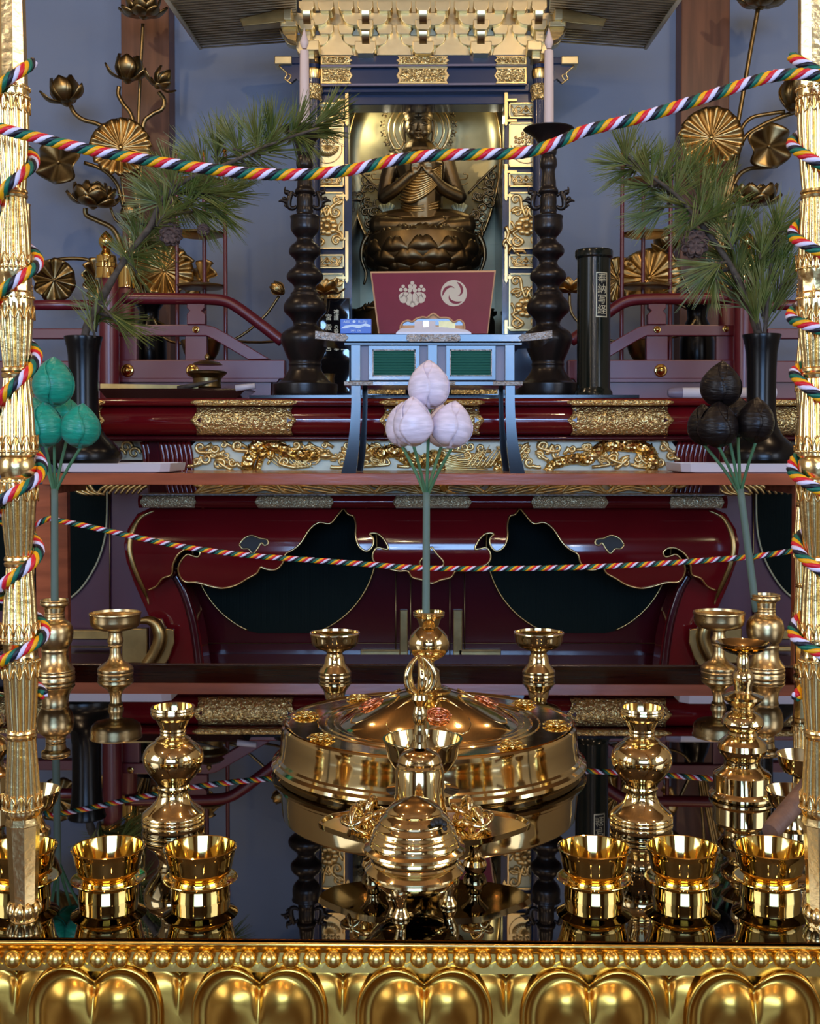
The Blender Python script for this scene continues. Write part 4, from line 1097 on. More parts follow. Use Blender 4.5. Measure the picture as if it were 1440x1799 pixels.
# big lotus petals: two swelling lobes inside a rolled border
def rail_petal(w=118.0, h=230.0):
    p0 = W(720, 1800, YF); px = M(1, p0); bm = NB()
    NA, NR = 96, 26
    def inside(a, q):      # union of two ellipses, centre (0,0) = bottom centre
        e1 = ((a-52)/68)**2+((q-15)/84)**2; e2 = ((a+52)/68)**2+((q-15)/84)**2
        return min(e1, e2) if q > 15 else min(((a-52)/68)**2, ((a+52)/68)**2)*(1 if abs(a) > 52 else 0)
    def Rb(t):
        lo, hi = 0, 320
        for _ in range(26):
            m_ = (lo+hi)/2; a, q = m_*math.cos(t), m_*math.sin(t)
            if inside(a, q) < 1 and q > -150: lo = m_
            else: hi = m_
        return lo
    def H(a, q, s):
        # s: 0 centre .. 1 border
        d = 1-s
        rim = math.exp(-((d-0.035)/0.035)**2)*7
        chan = -7*math.exp(-((d-0.20)/0.12)**2)
        g1 = math.exp(-((abs(a)-42)/30)**2-((q-44)/30)**2)
        w = min(1.0, max(0.0, (q+10)/60.0)); w = w*w*(3-2*w)
        groove = -8*math.exp(-(a/6.0)**2)*w
        body = 12*math.exp(-(a/78.0)**4)*math.exp(-((q+25)/75)**4)
        return 15+rim+chan+9*g1+groove+body-10*max(0, s-0.97)/0.03
    rings = []
    ctr = None
    for j in range(NR+1):
        s = (j/NR)**0.8; ring = []
        for i in range(NA):
            t = 2*PI*i/NA; rb = Rb(t); a, q = s*rb*math.cos(t), s*rb*math.sin(t)
            if j == 0:
                a, q = 0.4*math.cos(t), 0.4*math.sin(t)
            ring.append(bm.verts.new((a*px, -H(a, q, s)*px, q*px)))
        rings.append(ring)
    for A, B in zip(rings, rings[1:]):
        for i in range(NA): bm.faces.new((A[i], A[(i+1) % NA], B[(i+1) % NA], B[i]))
    bm.faces.new(rings[0]); 
    back = [bm.verts.new((v.co.x, 0.02, v.co.z)) for v in rings[-1]]
    for i in range(NA): bm.faces.new((rings[-1][i], rings[-1][(i+1) % NA], back[(i+1) % NA], back[i]))
    bmesh.ops.recalc_face_normals(bm, faces=bm.faces)
    me = bpy.data.meshes.new('lotus_petal'); bm.to_mesh(me); bm.free()
    for p in me.polygons: p.use_smooth = True
    me.materials.append(m_rail); return me
pm = rail_petal()
for k in range(-4, 9):
    X = W(167+289*k, 1795, YF).x
    put(pm, 'lotus_petal', alt2, Matrix.Translation(Vector((X, YF+0.004, rowz(1796)))-wloc(alt2)))
    X = W(167+289*k+144.5, 1795, YF).x
    put(pm, 'rear_lotus_petal', alt2, Matrix.Translation(Vector((X, YF+0.017, rowz(1793)))-wloc(alt2)) @ Matrix.Diagonal((1.0, 0.75, 1.0, 1)))
barprof('petal_ground', [(YF+0.10, rowz(1712)), (YF+0.018, rowz(1712)), (YF+0.018, rowz(2000)), (YF+0.10, rowz(2000))], m_rail)
barprof('base_moulding', [(YF+0.12, rowz(2000)), (YF-0.01, rowz(2000)), (YF-0.03, rowz(2060)), (YF-0.03, FZ+0.0), (YF+0.12, FZ+0.0)], m_rail)

# ============================================================ GILT CORNER POSTS
def post(name, label, X, Y, sect, lean, scale=1.0, full=True):
    """sect: (row, half width px, kind) from top to bottom; o octagon, f flutes, r round"""
    t = thing('altar_post', label, 'post', (X, Y, 0), 'gilt posts at the altar corners')
    S = 1.0
    bm = NB(); NV = 96; rings = []
    for py, r, kd in sect:
        z = zof(py, X, Y); rr = M(r, Vector((X, Y, z))); ring = []
        for i in range(NV):
            a = 2*PI*i/NV
            if kd == 'o':
                q = (a+PI/8) % (PI/4); s = math.cos(PI/8)/math.cos(q-PI/8)
            elif kd == 'f': s = 1-0.17+0.17*abs(math.cos(6*a))**0.6
            elif kd == 'g': s = 1-0.09+0.09*abs(math.cos(6*a))**0.6
            else: s = 1
            ring.append(bm.verts.new((X+rr*s*math.cos(a), Y+rr*s*math.sin(a), z)))
        rings.append(ring)
    for A, B in zip(rings, rings[1:]):
        for i in range(NV): bm.faces.new((A[i], A[(i+1) % NV], B[(i+1) % NV], B[i]))
    bm.faces.new(rings[0]); bm.faces.new(rings[-1]); bmesh.ops.recalc_face_normals(bm, faces=bm.faces)
    sh = obj('shaft', bm, m_post, t, smooth='auto')
    return t, sh
# flared fluted sections between collars (front left, rows measured on its silhouette)
def mk(rows):
    out = []
    for py, r, kd in rows: out.append((py, r, kd))
    return out
SECT = mk([(-160, 24, 'o'), (-150, 22, 'o'), (140, 26, 'o'), (150, 26, 'o'), (151, 28, 'r'), (163, 28, 'r'), (168, 27, 'r'), (180, 28, 'f'), (222, 28, 'f'), (300, 24, 'f'), (333, 21, 'f'),
           (334, 23, 'r'), (338, 24, 'r'), (341, 22, 'r'), (344, 24, 'r'), (348, 23, 'r'), (349, 21, 'f'), (400, 26, 'f'), (450, 29, 'f'), (462, 30, 'g'), (480, 30, 'r'),
           (486, 28, 'r'), (492, 27, 'o'), (512, 28, 'o'), (516, 30, 'r'), (534, 31, 'r'), (545, 31, 'f'), (580, 29, 'f'), (645, 23, 'f'), (647, 25, 'r'), (652, 26, 'r'), (655, 24, 'r'), (658, 26, 'r'), (663, 25, 'r'), (665, 23, 'f'),
           (720, 29, 'f'), (775, 32, 'f'), (785, 33, 'g'), (800, 32, 'r'), (804, 28, 'r'), (810, 31, 'r'), (820, 32, 'r'), (832, 31, 'r'), (838, 28, 'r'), (842, 31, 'r'), (858, 32, 'g'), (868, 32, 'f'), (920, 28, 'f'),
           (976, 23, 'f'), (978, 25, 'r'), (983, 26, 'r'), (986, 24, 'r'), (989, 26, 'r'), (994, 25, 'r'), (996, 23, 'f'), (1050, 28, 'f'), (1100, 31, 'f'), (1112, 33, 'g'), (1128, 33, 'r'), (1132, 30, 'r'), (1138, 29, 'o'), (1152, 30, 'o'),
           (1156, 31, 'r'), (1166, 31, 'g'), (1180, 31, 'f'), (1230, 28, 'f'), (1280, 24, 'f'), (1282, 25, 'r'), (1286, 26, 'r'), (1289, 24, 'r'), (1292, 26, 'r'), (1296, 25, 'r'), (1298, 24, 'f'),
           (1350, 28, 'f'), (1398, 31, 'f'), (1412, 32, 'g'), (1424, 32, 'r'), (1430, 30, 'r'), (1434, 29, 'o'), (1446, 31, 'o'), (1448, 28.5, 'o'), (1612, 22, 'o'), (1616, 25, 'o'), (1622, 25, 'o'), (1625, 26, 'g'), (1640, 34, 'g'), (1652, 34, 'r')])
BEADROWS = [(157, 28.5), (172, 28), (472, 31), (524, 31), (793, 33.5), (846, 32), (1121, 34), (1160, 31.5), (1418, 33.5)]
def dress(t, X, Y):
    """bead rows and pointed tongues on the collars"""
    p = Vector((X, Y, 0.3)); px = M(1, p)
    bm = NB()
    for py, r in BEADROWS:
        z = zof(py, X, Y)
        for k in range(26):
            a = 2*PI*k/26; bmesh.ops.create_icosphere(bm, subdivisions=1, radius=3.0*px, matrix=Matrix.Translation((X+r*px*math.cos(a), Y+r*px*math.sin(a), z)))
    o = obj('bead_row', bm, m_post, t); o['kind'] = 'stuff'
    bm = NB()
    for py0, py1, r in ((200, 178, 28.5), (447, 467, 31), (562, 538, 31.5), (765, 788, 34), (880, 852, 33), (1092, 1114, 33.5), (1190, 1165, 32.5), (1392, 1412, 33)):
        for k in range(12):
            a0 = 2*PI*(k+0.5)/12; pts = []
            for i in range(7):
                q = (i/6*2-1); a = a0+q*PI/12*0.95; yy = py0+(py1-py0)*(1-abs(q)**1.6*1.0)*1.0
                pts.append((X+(r+0.5)*px*math.cos(a), Y+(r+0.5)*px*math.sin(a), zof(py0*1.0+(py1-py0)*(abs(q)**1.8), X, Y)))
            tube(bm, pts, 1.5*px, 5)
    o = obj('tongue_arches', bm, m_post, t); o['kind'] = 'stuff'
    # little lotus foot
    me = petal_mesh(('foot', round(px, 5)), 32*px, 8.5*px, 0.30, 0.05, m_post, 1.2*px)
    for k in range(10):
        mt = Matrix.Translation((0, 0, 0.002)) @ Matrix.Rotation(2*PI*k/10, 4, 'Z') @ Matrix.Translation((0, 24*px, 0)) @ Matrix.Rotation(R(8), 4, 'X')
        put(me, 'foot_petal', t, mt)
pL = T(43, 1650); pRt = T(1441, 1650)
YP = YF+0.055
XL = W(43, 1640, YP).x; XR = W(1441, 1640, YP).x
tL, _ = post('l', 'ornate fluted gilt post at the left edge with coloured rope coiled down it', XL, YP, SECT, 0); dress(tL, XL, YP)
tR, _ = post('r', 'ornate fluted gilt post at the right edge with coloured rope coiled down it', XR, YP, SECT, 0); dress(tR, XR, YP)
LEANL, LEANR = R(0.30), R(1.05)
tL.rotation_euler = (0, -LEANL, 0); tR.rotation_euler = (0, -LEANR, 0)
# rear posts, half hidden behind the front ones
YQ = YR-0.07
for px_, nm in ((50, 'slim rear gilt post just behind the left front post'), (1407, 'slim rear gilt post just behind the right front post')):
    X = W(px_, 1180, YQ).x
    t = dup(tL, (X, YQ, 0), nm, scale=0.98); t.rotation_euler = (0, 0, 0)
    for c in t.children: pass

# ============================================================ ROPES
def rope(name, label, pts, rad, pitch, group=None, k=8, phase=0.0):
    """five coloured strands laid around a path of world points"""
    P = spline(pts, k)
    # resample evenly
    L = [0.0]
    for a, b in zip(P, P[1:]): L.append(L[-1]+(b-a).length)
    n = max(int(L[-1]/pitch*11), 8); Q_ = []; j = 0
    for i in range(n+1):
        s = L[-1]*i/n
        while j < len(L)-2 and L[j+1] < s: j += 1
        f = (s-L[j])/max(L[j+1]-L[j], 1e-9); Q_.append(P[j].lerp(P[j+1], min(max(f, 0), 1)))
    c = P[0]; t = thing(name, label, 'rope', tuple(c), group)
    fr = []; prev = None
    for i in range(n+1):
        tg = (Q_[min(i+1, n)]-Q_[max(i-1, 0)]).normalized()
        if prev is None:
            a = Vector((0, 0, 1)).cross(tg)
            if a.length < 0.1: a = Vector((1, 0, 0)).cross(tg)
            a.normalize()
        else: a = (prev-tg*prev.dot(tg)).normalized()
        prev = a; fr.append((Q_[i], a, tg.cross(a)))
    for q in range(5):
        pp = []
        for i, (p, a, b) in enumerate(fr):
            ang = phase+2*PI*q/5-2*PI*(L[-1]*i/n)/pitch
            pp.append(p+a*(math.cos(ang)*rad*0.56)+b*(math.sin(ang)*rad*0.56))
        bm = NB(); tube(bm, pp, rad*0.46, 8); obj(ROPE_N[q], bm, ROPE[q], t)
    return t
YRP = YP-0.055
fp = [(-60, 214), (0, 226), (45, 237), (150, 262), (280, 285), (420, 303), (510, 307), (570, 304), (625, 297), (690, 282), (760, 273), (850, 271), (920, 268), (975, 252), (1030, 229), (1130, 205), (1230, 174), (1330, 141), (1380, 131), (1430, 132), (1500, 146)]
r0 = M(10.5, W(720, 250, YRP))
rope('altar_rope', 'thick five-coloured rope sagging across the top of the picture before the statue', [W(x, y, YRP) for x, y in fp], r0, M(57, W(720, 250, YRP)), 'five-coloured altar ropes')
def prad(py):
    for (a, r1, _), (b, r2, _) in zip(SECT, SECT[1:]):
        if a <= py <= b: return r1+(r2-r1)*(py-a)/max(b-a, 1)
    return 30
def coil(label, X, Y, lean, side, rows, phase=0):
    """side +1: outermost points on the right at the given rows, crossing the front downwards to the left"""
    pts = []
    for a, b in zip(rows, rows[1:]):
        for k in range(12):
            f = k/12; ff = f
            # front crossing takes most of the drop
            py = a+(b-a)*(f-0.06*math.sin(2*PI*f)*0)
            th = -2*PI*f if side > 0 else PI+2*PI*f
            z = zof(py, X, Y); r = M(prad(py)+10.5, Vector((X, Y, z)))
            x = r*math.cos(th); xx = X+x*math.cos(lean)-z*math.sin(lean); 
            pts.append(Vector((xx, Y+r*math.sin(th), z)))
    return rope('altar_rope', label, pts, r0*0.98, M(57, W(720, 250, YRP)), 'five-coloured altar ropes', k=2, phase=phase)
coil('five-coloured rope spiralling down the left gilt post', XL, YP, LEANL, 1, [110, 290, 465, 635, 832, 975, 1115, 1235])
coil('five-coloured rope spiralling down the right gilt post', XR, YP, LEANR, -1, [100, 258, 415, 560, 660, 830, 965, 1115, 1240])
bp = [(30, 935), (62, 922), (85, 911), (100, 914), (160, 926), (240, 944), (330, 962), (440, 976), (560, 985), (640, 991), (720, 997), (800, 999), (880, 999), (960, 998), (1060, 995), (1160, 990), (1260, 983), (1330, 977), (1395, 967), (1420, 960)]
YB2 = YQ+0.03
rope('altar_rope', 'thinner looking five-coloured rope strung across in front of the red altar', [W(x, y, YB2) for x, y in bp], M(5.0, W(720, 980, YB2)), M(28.5, W(720, 980, YB2)), 'five-coloured altar ropes')

# ============================================================ BRASS RITUAL VESSELS
def on(px, py):
    p = T(px, py); return p.x, p.y
# flower vases
def vase(label, px, pyb, prof, m, n=44):
    X, Y = on(px, pyb)
    t = thing('flower_vase', label, 'vase', (X, Y, 0), None)
    body = turned('body', t, X, Y, prof, m, n, k=2, z0=0.0, inner=(M(4, Vector((X, Y, 0.1))), 0.04, M(15, Vector((X, Y, 0.1)))))
    return t
VP = [(38, 1244), (39, 1248), (38, 1250), (39, 1254), (38, 1257), (36, 1262), (30, 1266), (24, 1271), (22, 1276), (23, 1279), (22, 1282), (23, 1285), (22, 1288), (23, 1291), (22, 1294), (26, 1298), (31, 1301),
      (30, 1303), (38, 1308), (46, 1315), (51, 1323), (53, 1332), (52, 1342), (47, 1353), (40, 1364), (32, 1373), (28, 1380), (29, 1384), (27, 1388), (26, 1394), (28, 1402), (33, 1411), (42, 1420), (51, 1427), (54, 1431),
      (55, 1434), (53.5, 1436), (55, 1438), (55, 1442), (53.5, 1444), (55, 1446), (55, 1450), (53, 1455)]
v1 = vase('empty polished brass vase at the left, behind the front row of cups', 305, 1452, VP, m_brass)
v2 = dup(v1, (*on(1126, 1454), 0), 'empty polished brass vase at the right, behind the front row of cups')
BVP = [(24, 1056), (25, 1058), (24, 1060), (25, 1063), (24, 1066), (20, 1068), (17, 1072), (16.5, 1078), (17.5, 1080), (16.5, 1082), (17.5, 1085), (17, 1088), (20, 1093), (26, 1097), (30, 1104), (31.5, 1113), (31, 1123), (28, 1134),
       (24, 1140), (23, 1142), (24, 1145), (22.5, 1150), (23, 1158), (25, 1166), (29, 1173), (33, 1178), (34, 1180), (33, 1182), (34, 1184), (34, 1187), (33, 1189), (34, 1191), (34, 1194)]
v3 = vase('dull brass vase holding the green lotus buds, rear left of the altar', 97, 1191, BVP, m_brass_aged)
v4 = dup(v3, (*on(1343, 1185), 0), 'dull brass vase holding the black lotus buds, rear right of the altar')
v4.scale = (1.04,)*3
# stemmed dishes at the back
def dish(label, px, pyb, prof, m, hollow):
    X, Y = on(px, pyb); t = thing('stemmed_dish', label, 'dish', (X, Y, 0), 'stemmed brass dishes at the back of the altar')
    p = Vector((X, Y, 0.1))
    turned('dish', t, X, Y, prof, m, 40, z0=0.0, inner=(M(2.2, p), hollow, M(20, p)))
    return t
DP = [(45, 1078), (45.5, 1080), (44, 1084), (44, 1092), (42, 1100), (37, 1105), (26, 1108), (14, 1110), (11, 1113), (11, 1120), (13.5, 1124), (14, 1129), (12, 1134), (13, 1136), (10, 1140), (9.5, 1148), (11, 1156), (15, 1163), (22, 1168), (28, 1172),
      (31, 1176), (31, 1180), (30, 1182), (31, 1184), (30, 1188)]
d1 = dish('aged stemmed brass dish beside the green-bud vase, rear left', 203, 1186, DP, m_brass_aged, 0.018)
d2 = dup(d1, (*on(1262, 1184), 0), 'aged stemmed brass dish before the right gilt scroll foot, beside the black-bud vase')
DP2 = [(44, 1114), (44.5, 1116), (42.5, 1122), (42, 1128), (39, 1136), (33, 1141), (24, 1144), (19, 1146), (15, 1148), (14, 1151), (15, 1154), (17, 1157), (18, 1163), (19, 1168), (22, 1173), (26, 1178), (29, 1182), (29, 1185), (28, 1187), (29, 1190), (28, 1193)]
d3 = dish('bright stemmed brass dish to the left of the round drum lid', 588, 1190, DP2, m_brass, 0.016)
d4 = dup(d3, (*on(946, 1189), 0), 'bright stemmed brass dish to the right of the round drum lid')
# ---- round hearth drum with conical lid
DX, DY = on(753, 1345)
drum = thing('round_hearth', 'large round brass hearth drum with conical lid in the middle of the altar', 'hearth', (DX, DY, 0))
prof = [(236, 1290), (246, 1274), (253, 1268), (256, 1271), (257, 1276), (258, 1292), (260, 1312), (262, 1321), (266, 1324), (267, 1328), (273, 1332), (275, 1337), (272, 1341), (267, 1343), (264, 1348)]
turned('drum', drum, DX, DY, prof, m_brass, 96, z0=0.0)
lp = [(22, 1206), (34, 1208), (40, 1211), (39, 1213), (62, 1219), (95, 1232), (128, 1248), (152, 1262), (160, 1270), (166, 1266), (172, 1272), (180, 1265), (186, 1272), (194, 1265), (200, 1273), (206, 1270), (232, 1270), (242, 1268), (250, 1264), (249, 1267)]
turned('lid', drum, DX, DY, lp, m_brass, 96)
zt = zof(1265, DX, DY)
bm = NB(); uD = M(1, Vector((DX, DY, zt)))
for k in range(8):    # raised petal outlines on the cone
    a0 = 2*PI*k/8+PI/8; pts = []
    for i in range(15):
        q = 2*PI*i/14; rr = 100+44*math.cos(q); aa = a0+math.sin(q)*(0.27-0.04*math.cos(q))
        yy = 1219+(1262-1219)*(rr-62)/(152-62); z = zof(yy, DX, DY)
        pts.append(Vector((DX+rr*uD*math.cos(aa), DY+rr*uD*math.sin(aa), z+0.001)))
    tube(bm, pts, 1.6*uD, 6)
obj('petal_outline', bm, m_brass, drum)
def wheel(c, r, nrm, m_=None):
    """small eight spoked wheel emblem lying on a surface"""
    q = Vector(nrm).to_track_quat('Z', 'Y').to_matrix(); bm = NB(); c = Vector(c)
    for rr, th in ((r, r*0.1), (r*0.72, r*0.07), (r*0.3, r*0.1)):
        tube(bm, [c+q @ Vector((rr*math.cos(2*PI*i/24), rr*math.sin(2*PI*i/24), th)) for i in range(25)], th, 6, cap=False)
    for k in range(8):
        a = 2*PI*k/8; d = Vector((math.cos(a), math.sin(a), 0))
        tube(bm, [c+q @ (d*r*0.1), c+q @ (d*r*1.12)], r*0.06, 5); ball(bm, c+q @ (d*r*1.15), r*0.1, seg=8, rings=6)
    ball(bm, c, r*0.22, (1, 1, 0.6), seg=12, rings=8, rot=q)
    return obj('wheel_emblem', bm, m_ or m_copper, drum)
for k in range(8):
    a = 2*PI*k/8+R(-8); wheel((DX+222*uD*math.cos(a), DY+222*uD*math.sin(a), zt+0.001), 19*uD, (0, 0, 1), m_cup)
for a in (R(-81), R(9), R(99), R(189)):
    rr = 102; z = zof(1219+(1262-1219)*(rr-62)/90, DX, DY); wheel((DX+rr*uD*math.cos(a), DY+rr*uD*math.sin(a), z+0.004), 19*uD, (0.35*math.cos(a), 0.35*math.sin(a), 1))
# centre vase standing on the lid
ztop = zof(1206, DX, DY)
vc = thing('flower_vase', 'brass vase with the white lotus buds, standing on the drum lid', 'vase', (DX, DY, ztop))
CVP = [(27, 1080), (28, 1082), (27, 1084), (28, 1086), (26, 1090), (17, 1093), (15, 1097), (16, 1100), (15, 1103), (16, 1106), (19, 1109), (26, 1115), (32, 1122), (36, 1131), (36, 1140), (33, 1150), (27, 1158), (17, 1164), (10, 1167), (9, 1172), (10, 1177), (15, 1180), (19, 1184), (19, 1190), (20, 1200), (22, 1209), (22, 1212)]
turned('body', vc, DX, DY, CVP, m_brass, 40, z0=ztop, inner=(0.003, 0.03, 0.012))

# ---- cups on stands
def cup_pair(px, label, label2, rowy=1573, first=None):
    X, Y = on(px, rowy)
    if first:
        a = dup(first[0], (X, Y, 0), label); b = dup(first[1], (X, Y, first[1].location.z), label2); return a, b
    st = thing('cup_stand', label, 'cup stand', (X, Y, 0), 'stands of the front offering cups')
    S1 = [(10, 1546), (44, 1546), (50, 1545), (62, 1541), (65, 1541), (65.5, 1542), (63, 1544), (54, 1549), (51, 1552), (51, 1560), (52, 1571), (52, 1573)]
    turned('stand', st, X, Y, S1, m_cup, 56, z0=0.0)
    hz = zof(1546, X, Y)-zof(1573, X, Y)
    cu = thing('offering_cup', label2, 'cup', (X, Y, hz), 'front row of offering cups')
    C1 = [(62, 1488), (64.5, 1489), (64, 1491), (62, 1494), (60, 1501), (57.5, 1513), (55, 1524), (53, 1531), (49, 1535), (45, 1538), (44, 1541), (46, 1545), (46, 1547)]
    z_off = hz-zof(1547, X, Y)
    pr = [(r, z+z_off) for r, z in pxprof(C1, X, Y)][::-1]; p = Vector((X, Y, 0.1)); top = pr[-1][1]
    pr += [(M(60, p), top-0.0005), (M(58, p), top-M(10, p)), (M(53, p), top-M(28, p)), (M(50, p), top-M(38, p)), (M(38, p), top-M(42, p)), (0.001, top-M(43, p))]
    bm = NB(); lathe(bm, pr, (X, Y, 0), 56); obj('bowl', bm, m_cup, cu, smooth='auto')
    return st, cu
NAMES = ['half hidden behind the left gilt post', 'second from the left, just right of the left gilt post', 'before the empty left vase', 'nearest the incense burner on its right', 'before the empty right vase', 'touching the right gilt post, below the wooden stick']
first = cup_pair(191, 'brass cup stand '+NAMES[1], 'brass offering cup '+NAMES[1])
for px, i in ((36, 0), (352, 2), (1043, 3), (1198, 4), (1353, 5)):
    cup_pair(px, 'brass cup stand '+NAMES[i], 'brass offering cup '+NAMES[i], first=first)
# cups further back at the sides
for px, py, y, lab in ((1392, 1388, 1462, 'lower brass bowl under the wooden stick, beside the right gilt post'), (1412, 1326, 1400, 'upper brass bowl, half hidden by the right gilt post'),
                       (58, 1388, 1462, 'brass bowl mostly hidden behind the left gilt post')):
    X, Y = on(px, y)
    t = thing('side_bowl', lab, 'bowl', (X, Y, 0), 'brass bowls along the altar sides'); k = M(1, Vector((X, Y, 0.05)))
    zt_ = zof(py, X, Y)
    pr = [(30*k, 0), (30*k, 0.004), (22*k, 0.008), (17*k, 0.02), (17*k, zt_-40*k), (22*k, zt_-36*k), (36*k, zt_-30*k), (43*k, zt_-18*k), (46*k, zt_-6*k), (49*k, zt_), (47*k, zt_), (43*k, zt_-10*k), (36*k, zt_-24*k), (10*k, zt_-30*k), (0.0005, zt_-30*k)]
    bm = NB(); lathe(bm, pr, (X, Y, 0), 44); obj('bowl', bm, m_brass, t, smooth='auto')
# ---- tall brass candlestick(s)
CSP = [(46, 1133), (48, 1131), (47, 1134), (40, 1141), (28, 1148), (14, 1152), (9, 1155), (11, 1159), (11, 1176), (14, 1180), (18, 1186), (19, 1195), (16, 1206), (15, 1214), (17, 1218), (30, 1222), (36, 1224), (35, 1229), (28, 1236), (21, 1241), (18, 1245), (20, 1248), (19, 1251),
       (28, 1256), (35, 1263), (37, 1271), (34, 1278), (27, 1283), (24, 1287), (26, 1291), (25, 1294), (34, 1300), (41, 1307), (43, 1316), (40, 1324), (34, 1331), (31, 1338), (32, 1346), (38, 1352), (47, 1357), (50, 1361), (50, 1366), (50, 1388), (54, 1391), (57, 1395), (57, 1399), (54, 1402)]
X, Y = on(1303, 1400)
cs = thing('brass_candlestick', 'tall polished brass candlestick of stacked bulbs, right of the rear vases', 'candlestick', (X, Y, 0))
turned('turned_body', cs, X, Y, CSP[3:], m_brass, 44, z0=0.0)
p = Vector((X, Y, 0.2)); k = M(1, p); bm = NB(); zz = zof(1150, X, Y)
zz -= (zof(1402, X, Y))
lathe(bm, [(12*k, zz), (30*k, zz+6*k), (42*k, zz+14*k), (48*k, zz+20*k), (46*k, zz+20*k), (36*k, zz+11*k), (14*k, zz+4*k), (0.0005, zz+3*k)], (X, Y, 0), 44); obj('drip_pan', bm, m_brass, cs, smooth='auto')
dup(cs, (*on(-26, 1400), 0), 'tall polished brass candlestick at the far left edge behind the gilt post')
# ---- weathered stick leaning at the right
bm = NB(); a = W(1352, 1462, 1.40); b = W(1452, 1345, 1.52)
d = (b-a); a0 = a; P = [a0, a0+d*0.03, a0+d*0.3, b, b+d*0.6]
tube(bm, P, [M(15, a), M(17, a), M(18, a), M(19, a), M(19, a)], 18); o = obj('wooden_stick', bm, m_mallet, None, smooth='auto'); tag(o, 'weathered wooden stick slanting out from behind the right gilt post over the cups', 'stick')

# ---- vajra tray, bell, vajras, bowl
KX, KY = on(745, 1516)
kz = zof(1450, KX, KY)
tray = thing('vajra_tray', 'lobed flat brass tray on baluster legs under the bell', 'tray', (KX, KY, 0)); uK = M(1, Vector((KX, KY, kz)))
out = []
for i in range(72):
    a = 2*PI*i/72; rr = 1-0.10*abs(math.sin(1.5*(a+PI/2)))**1.0-0.05*abs(math.cos(1.5*(a+PI/2)*2))
    out.append((202*uK*rr*math.cos(a)*1.0, 0.074*rr*math.sin(a)))
bm = NB(); lo = [bm.verts.new((KX+x*0.985, KY+y*0.985, kz-0.004)) for x, y in out]; hi = [bm.verts.new((KX+x, KY+y, kz+0.003)) for x, y in out]
rimt = [bm.verts.new((KX+x*0.985, KY+y*0.985, kz+0.003)) for x, y in out]; inn = [bm.verts.new((KX+x*0.96, KY+y*0.96, kz)) for x, y in out]
for A, B in ((lo, hi), (hi, rimt), (rimt, inn)):
    for i in range(72): bm.faces.new((A[i], A[(i+1) % 72], B[(i+1) % 72], B[i]))
bm.faces.new(inn); bm.faces.new(lo[::-1]); bmesh.ops.recalc_face_normals(bm, faces=bm.faces); obj('tray_plate', bm, m_brass, tray, smooth='auto')
for lx, ly in ((834, 1533), (656, 1533), (748, 1500)):
    X, Y = on(lx, ly); k = uK; h = kz-0.004
    bm = NB(); lathe(bm, [(14*k, 0), (19*k, 0.10*h), (21*k, 0.25*h), (18*k, 0.38*h), (9*k, 0.46*h), (12*k, 0.52*h), (9*k, 0.6*h), (10*k, 0.75*h), (16*k, 0.88*h), (24*k, h)], (X, Y, 0), 28); obj('baluster_leg', bm, m_brass, tray, smooth='auto')
def cage(bm, c, L, r, axis, prongs=4, th=None):
    """the closed prongs of a vajra end, starting at c along axis"""
    q = Vector(axis).to_track_quat('Z', 'Y').to_matrix(); th = th or r*0.2; c = Vector(c)
    for k in range(prongs):
        a = 2*PI*k/prongs+0.5
        pts = [(0.25, 0), (0.75, 0.12), (1.0, 0.35), (0.95, 0.6), (0.6, 0.85), (0.12, 1.0)]
        P = spline([c+q @ Vector((r*x*math.cos(a), r*x*math.sin(a), L*z)) for x, z in pts], 4)
        tube(bm, P, rpick([th*0.9, th*1.3, th*1.2, th, th*0.5], len(P)), 8)
    tube(bm, [c, c+q @ Vector((0, 0, L))], th*0.7, 8)
bx, by = KX-M(8, Vector((KX, KY, 0)))+0.0, KY+0.0
bell = thing('vajra_bell', 'brass hand bell with pronged vajra handle standing on the tray', 'bell', (bx, by, kz))
BP = [(9, 1308), (20, 1312), (30, 1316), (36, 1322), (37, 1326), (39, 1330), (38, 1334), (41, 1338), (41, 1343), (43, 1347), (43, 1388), (45, 1398), (46, 1412), (49, 1424), (50, 1436), (49, 1444)]
turned('bell_body', bell, bx, by, BP, m_brass, 48, z0=kz)
HPf = [(8, 1216), (13, 1220), (15, 1228), (10, 1236), (8, 1240), (11, 1246), (13, 1256), (12, 1266), (9, 1272), (10, 1280), (12, 1290), (11, 1300), (12, 1306), (13, 1312)]
shift = 0
turned('handle', bell, bx, by, HPf, m_brass, 24)
bm = NB(); zc = zof(1218, bx, by); cage(bm, (bx, by, zc), zof(1153, bx, by)-zc, 25*uK, (0, 0, 1), 5, 5*uK); obj('vajra_prongs', bm, m_brass, bell)
for s, px, lab in ((-1, 640, 'short brass vajra lying at the left of the bell on the tray'), (1, 828, 'short brass vajra lying at the right of the bell on the tray')):
    X = W(px, 1435, KY).x; z = kz+21*uK; t = thing('vajra', lab, 'vajra', (X, KY-0.015, kz), 'vajras on the tray')
    bm = NB(); c = Vector((X, KY-0.015, z)); ax = Vector((0.35*s, -1.0, 0)).normalized()
    lathe(bm, [(6*uK, -14*uK), (11*uK, -9*uK), (7*uK, -4*uK), (10*uK, 0), (7*uK, 4*uK), (11*uK, 9*uK), (6*uK, 14*uK)], c, 20, rot=ax.to_track_quat('Z', 'Y').to_matrix()); obj('grip', bm, m_brass, t)
    for d_ in (-1, 1):
        bm = NB(); cage(bm, c+ax*d_*12*uK, 42*uK, 24*uK, ax*d_, 5, 5.5*uK); obj('vajra_prongs', bm, m_brass, t)
